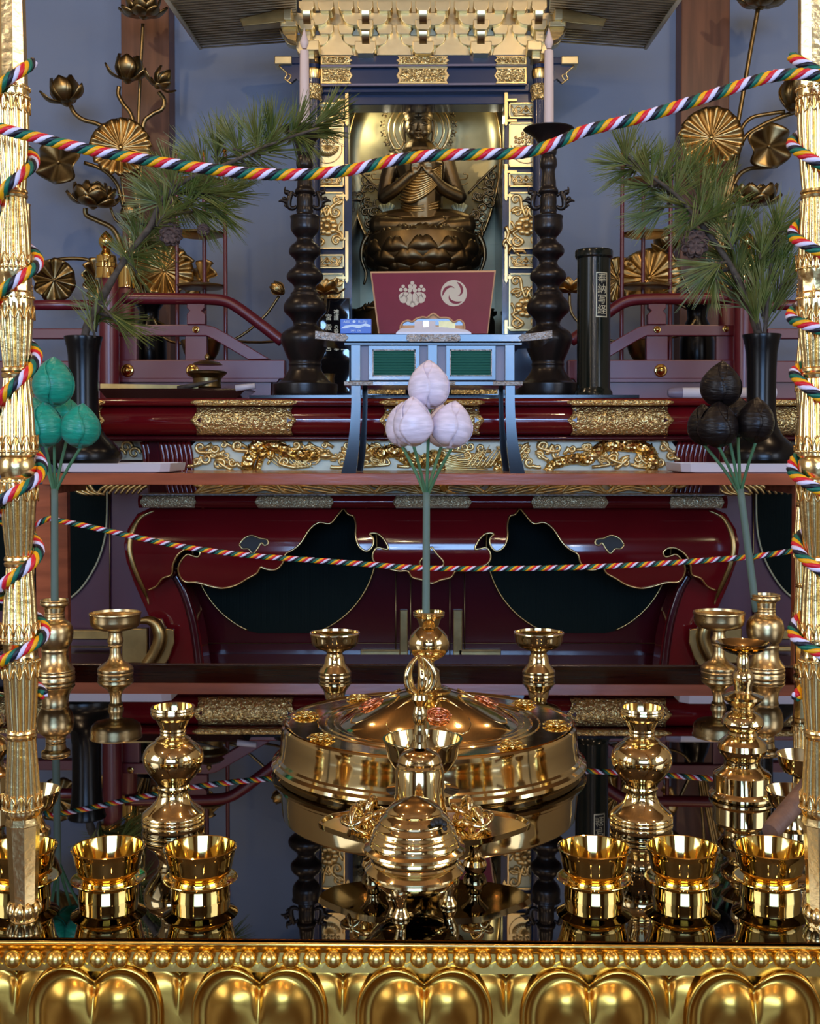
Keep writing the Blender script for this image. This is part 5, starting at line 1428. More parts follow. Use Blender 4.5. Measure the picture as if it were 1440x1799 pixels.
# bowl behind the bell on its stand
X, Y = on(742, 1456)
t = thing('water_bowl', 'brass water bowl with a wide mouth just behind the bell', 'bowl', (X, Y, 0)); p = Vector((X, Y, 0.05)); k = M(1, p); zt_ = zof(1297, X, Y)
pr = [(62*k, 0), (62*k, 6*k), (52*k, 12*k), (46*k, 30*k), (48*k, 60*k), (58*k, 66*k), (64*k, 70*k), (40*k, 74*k), (36*k, zt_-62*k), (52*k, zt_-50*k), (62*k, zt_-30*k), (66*k, zt_-10*k), (70*k, zt_-2*k), (70*k, zt_), (66*k, zt_), (60*k, zt_-26*k), (46*k, zt_-46*k), (0.0005, zt_-48*k)]
bm = NB(); lathe(bm, pr, (X, Y, 0), 56); obj('bowl', bm, m_brass, t, smooth='auto')
# ---- incense burner in front
X, Y = on(728, 1591)
bur = thing('incense_burner', 'three-footed brass incense burner with a domed ribbed lid, nearest the viewer', 'burner', (X, Y, 0)); p = Vector((X, Y, 0.08)); k = M(1, p)
lid = [(4, 1398), (12, 1402), (28, 1407), (42, 1415), (50, 1424), (48, 1426), (58, 1434), (63, 1441), (62, 1443), (69, 1451), (73, 1459), (72, 1461), (77, 1470), (80, 1478), (80, 1482), (88, 1486), (90, 1490), (86, 1493), (78, 1496)]
rib = []
for (r1, y1), (r2, y2) in zip(lid, lid[1:]):
    n_ = max(1, int(abs(y2-y1)/2.2))
    for i in range(n_):
        f = i/n_; yy = y1+(y2-y1)*f; rib.append((r1+(r2-r1)*f+(0.55*math.sin(yy*2*PI/6.5) if 1412 < yy < 1480 else 0), yy))
rib.append(lid[-1])
turned('lid', bur, X, Y, rib, m_brass, 56)
bod = [(79, 1496), (80, 1499), (78, 1502), (77, 1507), (79, 1510), (77, 1514), (84, 1520), (88, 1524), (88, 1527), (80, 1531), (77, 1533), (78, 1537), (74, 1543), (66, 1552), (54, 1559), (40, 1564), (20, 1567)]
turned('body', bur, X, Y, bod, m_brass, 56)
zb = zof(1548, X, Y)
for a in (R(-112), R(-2), R(128)):
    lx, ly = X+60*k*math.cos(a), Y+60*k*math.sin(a); bm = NB()
    P = spline([(X+50*k*math.cos(a), Y+50*k*math.sin(a), zb+12*k), (lx+4*k*math.cos(a), ly+4*k*math.sin(a), zb-2*k), (lx, ly, zb*0.45), (lx, ly, zb*0.18), (lx, ly, 0)], 5)
    tube(bm, P, rpick([20*k, 21*k, 11*k, 9*k, 12*k, 16*k, 14*k], len(P)), 16)
    for s in (-1, 1): ball(bm, (lx+6*k*math.cos(a)+s*9*k*math.sin(a), ly+6*k*math.sin(a)-s*9*k*math.cos(a), zb-2*k), 6*k, seg=10, rings=8)
    obj('beast_leg', bm, m_brass, bur)
bm = NB()
for s in (1,): # cloud shaped opening in the lid
    a = R(-48); r = 62*k; z = zof(1432, X, Y); c = Vector((X+r*math.cos(a), Y+r*math.sin(a), z))
    rot = Matrix.Rotation(a+PI/2, 3, 'Z') @ Matrix.Rotation(R(-38), 3, 'X')
    for dx, dz, rr in ((-12, 2, 6), (-4, 4, 7), (5, 3, 7), (11, -3, 6), (8, -11, 5)): ball(bm, c+rot @ Vector((dx*k, -1*k, dz*k)), rr*k, (1, 0.55, 1), 12, 8, rot)
obj('lid_opening', bm, m_black, bur)

# ============================================================ RED-BROWN SHELF in front of the red altar
YS = 4.337; ZS = zof(832, 0, YS); ZS0 = zof(852, 0, YS)
shelf = thing('offering_shelf', 'long red-brown wooden shelf spanning in front of the red altar', 'shelf', (0, 4.6, FZ))
x0, x1 = W(74, 840, YS).x, W(1436, 840, YS).x
bm = NB(); box(bm, ((x0+x1)/2, YS+0.285, (ZS+ZS0)/2), (x1-x0, 0.57, ZS-ZS0)); obj('board', bm, m_shelf, shelf, smooth=False, bevel=0.002)
for a, b, Y in ((62, 88, 4.36), (99, 118, 4.78), (1396, 1420, 4.36), (1404, 1424, 4.78)):
    bm = NB(); p, q = W(a, 900, Y).x, W(b, 900, Y).x; box(bm, ((p+q)/2, Y+0.02, (ZS0+FZ)/2-(0.0 if Y > 4.5 else 0)), (q-p, 0.04, ZS0-FZ)); obj('upright', bm, m_shelf, shelf, smooth=False, bevel=0.002)
for a, b in ((64, 98), (1396, 1424)):
    bm = NB(); p, q = W(a, 860, 4.4).x, W(b, 860, 4.4).x; box(bm, ((p+q)/2, 4.58, ZS0-0.018), (q-p, 0.42, 0.034)); obj('cross_bearer', bm, m_shelf, shelf, smooth=False)

def on_z(px, Y): return W(px, 800, Y).x
# ---- trays
for x0, x1, lab in ((96, 296, 'white tray under the left pine vase'), (1198, 1450, 'white tray under the right pine vase')):
    Yt = 4.37; a, b = on_z(x0, Yt), on_z(x1, Yt); t = thing('white_tray', lab, 'tray', ((a+b)/2, Yt+0.16, ZS), 'white trays under the pine vases'); h = 0.036
    bm = NB(); w, d, c, r = (b-a)/2, 0.17, 0.03, 0.012
    def ring(w, d, z):
        pts = []
        for sx, sy in ((1, -1), (1, 1), (-1, 1), (-1, -1)):
            cc = [(w-c, d), (w, d-c)] if sx*sy > 0 else [(w, d-c), (w-c, d)]
            for u_, v_ in cc: pts.append((sx*u_, sy*v_))
        pts = sorted(pts, key=lambda p: math.atan2(p[1]/d, p[0]/w))
        return [bm.verts.new(((a+b)/2+p[0], Yt+0.17+p[1], z)) for p in pts]
    R_ = [ring(w-0.03, d-0.02, ZS), ring(w-0.004, d-0.004, ZS+0.006), ring(w, d, ZS+h), ring(w-0.006, d-0.006, ZS+h), ring(w-0.012, d-0.012, ZS+0.012)]
    for A, B in zip(R_, R_[1:]):
        for i in range(8): bm.faces.new((A[i], A[(i+1) % 8], B[(i+1) % 8], B[i]))
    bm.faces.new(R_[0][::-1]); bm.faces.new(R_[-1]); bmesh.ops.recalc_face_normals(bm, faces=bm.faces); obj('tray_body', bm, m_tray, t, smooth=False, bevel=0.0015)
# ---- black trumpet vases
def pine_vase(px, top, lab):
    Y = 4.52; X = on_z(px, Y); t = thing('pine_vase', lab, 'vase', (X, Y, ZS+0.012), 'tall black trumpet vases')
    o = top-577
    turned('body', t, X, Y, [(33, 577+o), (33.5, 579+o), (30, 590+o), (27, 610+o), (25.5, 640+o), (25, 680+o), (25.5, 710), (29, 735), (37, 750), (50, 762), (61, 774), (65, 784), (64, 793), (56, 801), (48, 806), (46, 810)], m_blackvase, 40, z0=ZS+0.012, inner=(0.004, 0.1, 0.04))
    return X, Y
vl = pine_vase(148, 577, 'tall black vase holding the left pine branch'); vr = pine_vase(1336, 573, 'tall black vase holding the right pine branches')
# ---- pine branches
rp = random.Random(11)
def needle(bm, p, d, L, r, side):
    up = Vector((0, 0, 1)); a = d.cross(up)
    if a.length < 0.1: a = Vector((1, 0, 0))
    a.normalize(); b = a.cross(d); prev = None
    for i, f in enumerate((0, 0.35, 0.7, 1.0)):
        c = p+d*(L*f)+side*(L*0.10*f*f); rr = r*(1, 1, 0.9, 0.25)[i]
        ring = [bm.verts.new(c+(a*math.cos(q)+b*math.sin(q))*rr) for q in (0, 2.09, 4.19)]
        if prev:
            for k in range(3): bm.faces.new((prev[k], prev[(k+1) % 3], ring[(k+1) % 3], ring[k]))
        prev = ring
def pine(label, branches, tufts, cones, Y):
    p0 = W(*branches[0][0], Y); t = thing('pine_branch', label, 'branch', tuple(p0), 'pine branches in the black vases')
    for br in branches:
        bm = NB(); n = len(br); P = spline([W(x, y, Y-0.02*i) for i, (x, y) in enumerate(br)], 6)
        rr = rpick([M(8 if br is branches[0] else 4, P[0]), M(5 if br is branches[0] else 3, P[0]), M(2, P[0])], len(P)); rr = [r*rp.uniform(0.85, 1.2) for r in rr]
        tube(bm, P, rr, 9); obj('twig', bm, m_bark, t)
    bm = NB(); nb = NB()
    for x, y, ang, L, spread, n in tufts:
        Yt = Y+rp.uniform(-0.16, 0.10); p = W(x, y, Yt); d = Vector((math.cos(R(ang)), rp.uniform(-0.35, 0.15), math.sin(R(ang)))).normalized()
        l = M(L*1.12, p); n = int(n*0.8); back = p-d*l*0.42
        tube(nb, [back, p], [l*0.035, l*0.025], 6)
        for k in range(n):
            f = rp.random(); q = back.lerp(p, f**0.8); sp = R(spread)*(0.35+0.65*rp.random())*(1.15-0.35*f)
            ax = Vector((rp.gauss(0, 1), rp.gauss(0, 1), rp.gauss(0, 1))); ax = (ax-d*ax.dot(d)).normalized()
            nd = (d*math.cos(sp)+ax*math.sin(sp)).normalized(); ln = l*rp.uniform(0.75, 1.08)
            for s in (-1, 1):
                sd = Vector((rp.uniform(-1, 1), rp.uniform(-1, 1), rp.uniform(-0.8, 0.5))); needle(bm, q, (nd+sd*0.05).normalized(), ln, M(0.8, p), sd*0.5)
    obj('shoot', nb, m_bark, t)['kind'] = 'stuff'; o = obj('needles', bm, m_needle, t, smooth=False); o['kind'] = 'stuff'
    for x, y, r in cones:
        c = W(x, y, Y-0.10); rr = M(r, c); bm = NB(); ball(bm, c, rr*0.55, (1, 1, 1.1), 12, 10); co = obj('pine_cone', bm, m_cone, t)
        me = petal_mesh(('cone', r), rr*0.55, rr*0.26, 0.35, 0.3, m_cone, rr*0.10); k = 0
        for row in range(5):
            th = R(18+28*row); nn = (5, 8, 10, 10, 8)[row]
            for i in range(nn):
                a = 2*PI*(i+0.5*(row % 2))/nn
                # cone axis faces the viewer
                q = Matrix.Translation(c-wloc(co)) @ Matrix.Rotation(PI/2+0.35, 4, 'X') @ Matrix.Rotation(a, 4, 'Z') @ Matrix.Rotation(-th, 4, 'X') @ Matrix.Translation((0, 0, rr*0.42)) @ Matrix.Rotation(R(-35), 4, 'X')
                put(me, 'cone_scale', co, q)
TL = [(572, 205, 35, 62, 45, 40), (560, 225, 5, 60, 40, 40), (530, 240, -25, 60, 45, 34), (520, 225, 60, 66, 40, 40), (480, 235, 75, 70, 38, 44), (450, 245, 100, 70, 38, 44), (415, 255, 110, 68, 40, 44), (380, 262, 90, 68, 42, 40),
      (350, 280, 120, 68, 45, 40), (440, 268, -10, 66, 50, 34), (400, 290, -30, 70, 50, 44), (470, 262, 20, 66, 45, 36), (330, 300, 150, 66, 50, 44), (300, 312, 100, 66, 45, 44), (278, 330, 130, 64, 50, 44), (262, 352, 165, 62, 50, 44),
      (330, 335, 10, 72, 50, 50), (370, 340, -5, 72, 45, 50), (385, 368, -15, 70, 42, 50), (350, 375, -40, 68, 45, 50), (310, 355, -60, 66, 50, 44), (290, 372, 60, 62, 60, 44), (400, 340, 20, 66, 40, 40), (345, 350, 40, 66, 50, 40),
      (262, 395, 140, 60, 60, 40), (275, 402, -20, 62, 55, 40), (243, 420, 95, 56, 50, 34), (255, 432, -25, 62, 45, 34), (236, 448, 15, 62, 45, 30), (225, 455, 120, 60, 45, 26), (232, 470, -40, 55, 40, 20),
      (178, 530, 120, 62, 30, 12), (170, 545, 160, 55, 35, 10), (172, 555, 80, 60, 30, 16), (200, 560, -10, 82, 25, 26), (205, 565, -45, 70, 22, 18), (195, 552, 25, 70, 30, 16), (160, 565, 100, 62, 25, 12)]
pine('long-needled pine branch with a small cone, arching right from the left black vase', [[(148, 640), (150, 585), (165, 550), (192, 500), (228, 443), (262, 400), (285, 352), (330, 315), (400, 288), (470, 255), (560, 225)],
      [(262, 400), (300, 380), (350, 370)], [(285, 352), (270, 340), (262, 330)], [(165, 550), (185, 553), (205, 562)]], TL, [(300, 412, 24), (357, 404, 13)], 4.52)
TR = [(1098, 262, 95, 62, 40, 40), (1085, 285, 165, 56, 45, 36), (1120, 285, 60, 62, 45, 40), (1100, 300, -160, 60, 45, 36), (1140, 300, 100, 64, 45, 44), (1165, 300, 75, 68, 45, 44), (1128, 330, 190, 62, 45, 36), (1160, 345, 200, 68, 40, 44),
      (1190, 330, 60, 70, 50, 44), (1212, 300, 80, 66, 45, 40), (1150, 372, 205, 66, 35, 40), (1200, 365, 180, 62, 60, 40), (1230, 345, 90, 72, 50, 44), (1255, 330, 70, 66, 45, 40), (1235, 385, 40, 70, 55, 44), (1205, 395, 230, 56, 45, 34),
      (1262, 372, 60, 70, 50, 40), (1275, 410, 110, 66, 55, 40), (1300, 400, 75, 64, 40, 34), (1370, 390, 50, 66, 38, 34), (1365, 400, 100, 56, 35, 26), (1380, 405, 10, 50, 45, 28), (1340, 425, 80, 66, 50, 40),
      (1245, 465, 190, 74, 28, 30), (1240, 480, 215, 72, 38, 36), (1250, 495, 250, 62, 45, 34), (1270, 450, 140, 62, 50, 40), (1290, 460, 90, 70, 50, 44), (1330, 465, 90, 76, 35, 50), (1365, 460, 75, 76, 35, 50), (1385, 480, 60, 66, 35, 40),
      (1290, 500, 120, 66, 40, 44), (1310, 520, 105, 70, 35, 44), (1340, 520, 90, 76, 30, 50), (1370, 515, 75, 74, 30, 44), (1325, 548, 105, 70, 28, 34), (1350, 550, 80, 72, 28, 34), (1300, 480, 60, 66, 55, 40), (1350, 440, 60, 70, 50, 40), (1300, 525, 140, 55, 40, 26)]
pine('dense long-needled pine branch with a large cone, rising from the right black vase', [[(1336, 640), (1330, 580), (1310, 525), (1285, 470), (1240, 405), (1190, 345), (1130, 300), (1098, 270)], [(1336, 640), (1345, 560), (1352, 480), (1362, 405)],
      [(1285, 470), (1262, 478), (1240, 482)], [(1240, 405), (1250, 365), (1252, 335)], [(1190, 345), (1165, 330), (1160, 312)]], TR, [(1219, 428, 30)], 4.52)

# ---- black desk with green panels
YD = 4.345
desk = thing('black_desk', 'small black lacquer desk with green panels and curved legs standing on the shelf', 'desk', (W(760, 800, YD).x, YD+0.15, ZS))
def dk(nm, pts, Y, d, m, bev=0.0015, par=desk):
    bm = NB(); polypx(bm, pts, Y, d); return obj(nm, bm, m, par, smooth=False, bevel=bev)
def rc(x0, y0, x1, y1): return [(x0, y0), (x1, y0), (x1, y1), (x0, y1)]
dk('desk_top', [(553, 581), (585, 585), (612, 587), (910, 587), (938, 585), (970, 580), (970, 594), (938, 598), (910, 600), (612, 600), (585, 599), (553, 595)], YD-0.02, 0.36, m_blacklac2)
dk('top_moulding', rc(604, 602, 917, 606), YD-0.008, 0.33, m_blacklac2)
for pts in ([(553, 581), (585, 585), (606, 586.5), (612, 593), (606, 599.5), (585, 599), (553, 595)], [(714, 589), (720, 587), (802, 587), (808, 589), (809, 598), (802, 600), (720, 600), (714, 598)],
            [(970, 580), (938, 585), (917, 586.5), (910, 593), (917, 599.5), (938, 598), (970, 594)]):
    dk('silvered_fitting', pts, YD-0.024, 0.006, m_tarnish, 0.001)
dk('frame_back', rc(617, 606, 904, 669), YD+0.02, 0.28, m_greyframe)
for a, b in ((616, 633), (751, 768), (887, 904)): dk('frame_post', rc(a, 606, b, 669), YD-0.004, 0.03, m_blacklac2)
for a, b in ((647, 737), (783, 871)):
    f = dk('panel_frame', rc(a, 607, b, 668), YD+0.004, 0.02, m_blacklac2)
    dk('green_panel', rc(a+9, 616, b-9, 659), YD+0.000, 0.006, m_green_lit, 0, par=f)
    bm = NB()
    for q in (rc(a+7, 614, b-7, 616), rc(a+7, 659, b-7, 661), rc(a+7, 614, a+9, 661), rc(b-9, 614, b-7, 661)): polypx(bm, q, YD-0.003, 0.006)
    obj('silvered_beading', bm, m_tarnish, f, smooth=False)
    for i in range(9):
        y = 618+4.7*i; bm = NB(); P = [W(a+9.5, y, YD-0.001), W(b-9.5, y, YD-0.001)]; tube(bm, P, 0.0016, 5); obj('panel_slat', bm, m_green_lit, f)
dk('lower_rail', rc(604, 670, 918, 677.5), YD-0.008, 0.32, m_blacklac2)
for pts in (rc(604, 670.3, 655, 677.2), rc(782, 670.3, 800, 677.2), rc(866, 670.3, 918, 677.2)): dk('silvered_fitting', pts, YD-0.011, 0.004, m_tarnish, 0.001)
def leg(pts, Y, d):
    """curved leg: splined outline; the foot sweeps forwards as well as outwards"""
    bm = NB(); L = spline([W(x, y, Y) for x, y in pts[0]], 6); Rr = spline([W(x, y, Y) for x, y in pts[1]], 6); n = len(L); v = []
    for i, (a, b) in enumerate(zip(L, Rr)):
        f = i/(n-1); o = -0.0*max(0, (f-0.35)/0.65)**2
        v.append([bm.verts.new(a+Vector((0, o, 0))), bm.verts.new(b+Vector((0, o, 0))), bm.verts.new(b+Vector((0, d+o, 0))), bm.verts.new(a+Vector((0, d+o, 0)))])
    for A, B in zip(v, v[1:]):
        for k in range(4): bm.faces.new((A[k], A[(k+1) % 4], B[(k+1) % 4], B[k]))
    bm.faces.new(v[0][::-1]); bm.faces.new(v[-1]); bmesh.ops.recalc_face_normals(bm, faces=bm.faces)
    return obj('leg', bm, m_blacklac2, desk, smooth='auto')
lo, li = [(617, 677), (617, 710), (615, 745), (610, 785), (599, 832)], [(633, 677), (633, 715), (632, 750), (630, 790), (625, 832)]
mi = lambda pts: [(1521-x, y) for x, y in pts]
leg((lo, li), YD, 0.03); leg((mi(li), mi(lo)), YD, 0.03)
sh_ = lambda pts, s: [(x+s*(18 if y > 800 else 16), y) for x, y in pts]
for s, L_, R__ in ((1, lo, li), (-1, mi(li), mi(lo))):
    leg(([(x+s*20, y-(4 if y > 800 else 0)) for x, y in L_], [(x+s*12, y-(4 if y > 800 else 0)) for x, y in R__]) if s > 0 else ([(x-12, y-(4 if y > 800 else 0)) for x, y in L_], [(x-20, y-(4 if y > 800 else 0)) for x, y in R__]), YD+0.27, 0.03)
# ---- crest board (reading stand)
YB_ = 4.42
bk2 = thing('reading_stand', 'wine-red board with two cream crests and a cusped opening, propped on the black desk', 'reading stand', (W(761, 584, YB_).x, YB_+0.03, W(761, 586, YB_).z))
outer = [(650, 477), (871, 475), (857, 586), (664, 586)]
vs = [W(x, y, YB_+(0.05 if y < 500 else 0)) for x, y in outer]
bm = NB(); prism(bm, vs, 0.012); obj('backing_board', bm, m_lightwood, bk2, smooth=False, bevel=0.001)
outf = [(653, 480), (868, 478), (855, 586), (667, 586)]
# face board with a cusped opening along its foot
cus = [(705, 586), (703, 575), (707, 567), (716, 563), (724, 565), (731, 560), (742, 557), (750, 558), (755, 554), (761, 551), (767, 554), (772, 558), (782, 558), (790, 560), (797, 566), (806, 562), (813, 566), (816, 575), (814, 586)]
def tiltW(x, y, off=0.0):
    f = (586-y)/109.0; return W(x, y, YB_+0.05*f-off)
bm = NB(); pts = [outf[0], outf[1], outf[2]]+cus[::-1]+[outf[3]]
v0 = [bm.verts.new(tiltW(x, y, 0.006)) for x, y in pts]; v1 = [bm.verts.new(tiltW(x, y, 0.0)) for x, y in pts]; n = len(pts)
for i in range(n): bm.faces.new((v0[i], v0[(i+1) % n], v1[(i+1) % n], v1[i]))
bm.faces.new(v0[::-1]); bm.faces.new(v1); bmesh.ops.recalc_face_normals(bm, faces=bm.faces); face = obj('face_board', bm, m_book, bk2, smooth=False)
bm = NB(); P = spline([tiltW(x, y, 0.007) for x, y in cus], 3); tube(bm, P, M(1.8, P[0]), 6); obj('opening_edge', bm, m_lightwood, face)
bm = NB(); box(bm, tiltW(760, 572, -0.002), (0.22, 0.004, 0.05)); obj('opening_shadow_board', bm, m_darkwood, bk2, smooth=False)
for x, w_, m_ in ((735, 9, m_paper), (748, 6, m_copper), (759, 7, m_paper), (785, 18, m_oldgold)):
    bm = NB(); a = tiltW(x, 574, 0.001); box(bm, a, (M(w_*1.6, a), 0.002, M(20, a))); obj('printed_label', bm, m_, bk2, smooth=False)
def disc(bm, x, y, r, off, n=28, sq=1.0):
    c = [tiltW(x+r*math.cos(2*PI*i/n), y+r*math.sin(2*PI*i/n)*sq, off) for i in range(n)]
    v = [bm.verts.new(p) for p in c]; w = [bm.verts.new(p+Vector((0, 0.001, 0))) for p in c]
    for i in range(n): bm.faces.new((v[i], v[(i+1) % n], w[(i+1) % n], w[i]))
    bm.faces.new(v[::-1])
def flat(pts, off, nm, m, par):
    bm = NB(); v = [bm.verts.new(tiltW(x, y, off)) for x, y in pts]; w = [bm.verts.new(tiltW(x, y, off-0.001)) for x, y in pts]; n = len(pts)
    for i in range(n): bm.faces.new((v[i], v[(i+1) % n], w[(i+1) % n], w[i]))
    bm.faces.new(v[::-1]); bmesh.ops.recalc_face_normals(bm, faces=bm.faces); return obj(nm, bm, m, par, smooth=False)
# three-comma crest: cream disc, three dark crescents between the heads
bm = NB(); disc(bm, 797, 515, 23, 0.0075, 48); cr = obj('three_comma_crest', bm, m_crest, face, smooth=False)
for k in range(3):
    a0 = R(-75+120*k); o1 = []; i1 = []
    for i in range(17):
        f = i/16; a = a0+R(118)*f; ro = 20.5-13.0*f**2.0; ri = ro-5.0*math.sin(PI*f**0.7)**1.0
        o1.append((797+ro*math.cos(a), 515+ro*math.sin(a))); i1.append((797+ri*math.cos(a), 515+ri*math.sin(a)))
    flat(o1+i1[1:-1][::-1], 0.0080, 'comma_gap', m_book, cr)
# paulownia crest: three broad lobed leaves and three spikes of round blossoms
bm = NB()
disc(bm, 724, 527, 11.5, 0.0075, 28, 0.9); 
for s in (-1, 1):
    disc(bm, 724+s*13, 521, 10.5, 0.0075, 28, 0.75); disc(bm, 724+s*15, 525, 7.5, 0.0076); disc(bm, 724+s*8, 520, 8, 0.0076, sq=0.8); disc(bm, 724+s*6, 531, 5.5, 0.0076); disc(bm, 724+s*19, 521, 5, 0.0076)
disc(bm, 724, 534, 5.5, 0.0076)
for x, y, r in ((724, 497, 3.4), (720, 503, 3.6), (728, 503, 3.6), (719.5, 510, 3.8), (728.5, 510, 3.8), (724, 506, 2.5), (708, 503, 3.0), (704, 509, 3.4), (712, 509, 3.4), (740, 503, 3.0), (736, 509, 3.4), (744, 509, 3.4)): disc(bm, x, y, r, 0.0077, 16)
pc = obj('paulownia_crest', bm, m_crest, face, smooth=False)
bm = NB()
for pts in ([(724, 512), (724, 532)], [(719, 514), (713, 522), (714, 530)], [(729, 514), (735, 522), (734, 530)], [(709, 514), (706, 522)], [(739, 514), (742, 522)]):
    tube(bm, [tiltW(x, y, 0.0082) for x, y in pts], 0.0008, 5)
obj('crest_vein', bm, m_book, pc)
# open booklet and blue box on the desk
zd = W(760, 587, YD-0.02).z
t = thing('open_booklet', 'white open booklet lying on the black desk before the crest board', 'booklet', (W(760, 584, 4.36).x, 4.37, zd))
bm = NB(); polypx(bm, [(697, 583), (704, 577), (740, 575), (760, 573), (790, 576), (818, 579), (826, 583), (826, 586.5), (697, 586.5)], 4.35, 0.05); obj('pages', bm, m_paper, t, smooth=False)
bm = NB(); polypx(bm, [(696, 584), (827, 584), (828, 587), (695, 587)], 4.347, 0.055); obj('cover', bm, m_tray, t, smooth=False)
Yx = 4.36; t = thing('blue_box', 'glossy blue packet with white lettering on the left of the black desk', 'box', (W(624, 580, Yx).x, Yx+0.02, zd))
bm = NB(); polypx(bm, rc(597.5, 560, 652, 586), Yx, 0.045); bx_ = obj('carton', bm, m_bluebox, t, smooth=False, bevel=0.0015)
bm = NB(); polypx(bm, [(598, 577), (606, 572), (620, 570), (632, 571), (642, 568), (651, 571), (651, 575), (640, 573), (630, 577), (618, 574), (606, 577)], Yx-0.001, 0.001); obj('white_wave_band', bm, m_bluewhite, bx_, smooth=False)  # pale wavy band across the carton front
text('lettering', 'AIBI  \u25cf  RUNI', W(624, 565.5, Yx-0.0015), M(7, W(624, 566, Yx)), m_bluewhite, bx_, 0.0002)
text('lettering', 'SAFE  OIL', W(625, 581, Yx-0.0015), M(4.4, W(624, 575, Yx)), m_bluewhite, bx_, 0.0002)

# ---- tall dark candlesticks with white candles
ZC = ZT+0.012
bm = NB(); a, b = W(438, 697, 4.97).x, W(1122, 697, 4.97).x; box(bm, ((a+b)/2, 5.225, ZT+0.006), (b-a, 0.53, 0.012)); o = obj('black_board', bm, m_blacklac2, None, smooth=False); tag(o, 'thin black lacquer board under the candlesticks on the red altar', 'board')
CSB = [(44, 224), (44.5, 225), (43, 227), (36, 231), (28, 237), (21, 244), (17, 252), (14.5, 262), (14, 268), (12, 272), (14, 277), (15, 284), (14.5, 290), (11.5, 297), (11.5, 306), (13, 318), (13.5, 326), (17, 332), (17, 336), (13, 340), (14, 344), (14.5, 352), (14, 362), (15, 368),
       (15, 374), (25, 377), (25.5, 380), (24.5, 384), (25, 394), (24, 402), (19, 410), (14.5, 415), (14, 419), (18, 424), (25, 430), (28, 438), (26.5, 445), (20, 451), (16.5, 456), (16, 461), (20, 467), (28, 474), (32, 482), (30, 490), (22, 497), (19, 503), (21, 509), (25, 513), (26, 518), (33, 526), (37.5, 536),
       (36, 546), (28, 554), (22, 562), (21, 569), (28, 574), (38, 581), (42, 589), (42, 598), (37, 612), (32, 624), (28, 633), (29, 638), (28, 642), (30, 650), (40, 664), (46, 669), (56, 672), (57, 676), (56, 690), (54, 696)]
def candlestick(px, lab, lab2):
    Y = 5.22; X = W(px, 690, Y).x; t = thing('bronze_candlestick', lab, 'candlestick', (X, Y, ZC), 'tall dark bronze candlesticks beside the shrine')
    turned('turned_shaft', t, X, Y, CSB, m_bronze, 44, k=3, z0=ZC)
    u_ = M(1, Vector((X, Y, 1.4)))
    for s in (-1, 1):      # small perched beast handles
        def q(x, y, d=0): return Vector((X+s*x*u_, Y-d*u_, zof(y, X, Y)))
        bm = NB()
        tube(bm, spline([q(14, 362), q(20, 366), q(27, 364), q(28, 352), q(24, 342), q(22, 336)], 4), rpick([2.5*u_, 4*u_, 4.5*u_, 5.5*u_, 4*u_, 3*u_], 21), 8)
        tube(bm, spline([q(26, 358), q(33, 354), q(40, 352), q(46, 354)], 3), rpick([4*u_, 4.5*u_, 3*u_, 1*u_], 10), 8)
        ball(bm, q(31, 338), 5*u_, (1.2, 1, 0.9), 10, 8); tube(bm, spline([q(26, 344), q(30, 338), q(35, 334), q(34, 328)], 3), rpick([4*u_, 4*u_, 2*u_, 1*u_], 10), 8)
        tube(bm, [q(20, 340), q(14, 344)], 3*u_, 6); ball(bm, q(36, 349), 4*u_, seg=10, rings=8); tube(bm, [q(31, 364), q(36, 360)], 2*u_, 6)
        obj('beast_handle', bm, m_bronze, t)
    zt_ = zof(226, X, Y)-zof(696, X, Y)+ZC
    c = thing('white_candle', lab2, 'candle', (X, Y, zt_-0.004), 'white candles on the dark candlesticks')
    turned('candle_body', c, X, Y, [(6, 84), (7.5, 85), (8, 87), (8.5, 140), (9, 226)], m_candle, 24, z0=zt_-0.004)
    zb_ = zof(86, X, Y)+0.001
    pr = [(4*u_, zb_), (5.5*u_, zb_+4*u_), (7.6*u_, zb_+9*u_), (7.4*u_, zb_+13*u_), (5*u_, zb_+20*u_), (2.4*u_, zb_+29*u_), (0.5*u_, zb_+36*u_)]
    bm = NB(); lathe(bm, pr, (X, Y, 0), 20); obj('flame_tip', bm, m_candle, c, smooth='auto')
candlestick(536, 'dark bronze many-bulbed candlestick left of the shrine, its pan behind pine needles', 'white electric candle left of the shrine')
candlestick(962, 'dark bronze many-bulbed candlestick right of the shrine with its pan in view', 'white electric candle right of the shrine')
# ---- sutra tube
Y = 5.045; X = W(1042, 690, Y).x; tb = thing('sutra_tube', 'upright dark green-black cylinder with a gilt four-character label', 'tube', (X, Y, ZC))
turned('cylinder', tb, X, Y, [(29, 447), (29, 680), (30, 684), (33, 688), (34, 695)], m_tube, 48, z0=ZC)
turned('cap', tb, X, Y, [(20, 438), (28, 438.5), (32, 440), (33, 442), (33, 452), (31, 455), (29.5, 455)], m_tube, 48)
u_ = M(1, W(1042, 520, Y)); rT = 29*u_
def cylp(dx, py, off): # on the front of the tube
    a = math.asin(max(-1, min(1, dx/29.0))); return Vector((X+(rT+off)*math.sin(a), Y-(rT+off)*math.cos(a), zof(py, X, Y)))
def curved(dx0, dx1, y0, y1, off, nm, m, par):
    bm = NB(); g = [[bm.verts.new(cylp(dx0+(dx1-dx0)*i/6, y, off)) for i in range(7)] for y in (y0, y1)]
    for i in range(6): bm.faces.new((g[0][i], g[1][i], g[1][i+1], g[0][i+1]))
    return obj(nm, bm, m, par)
lb = curved(0, 20, 482, 560, 0.0006, 'gilt_label', m_label_gold, tb); curved(1.6, 18.4, 484, 558, 0.0012, 'label_ground', m_black, lb)
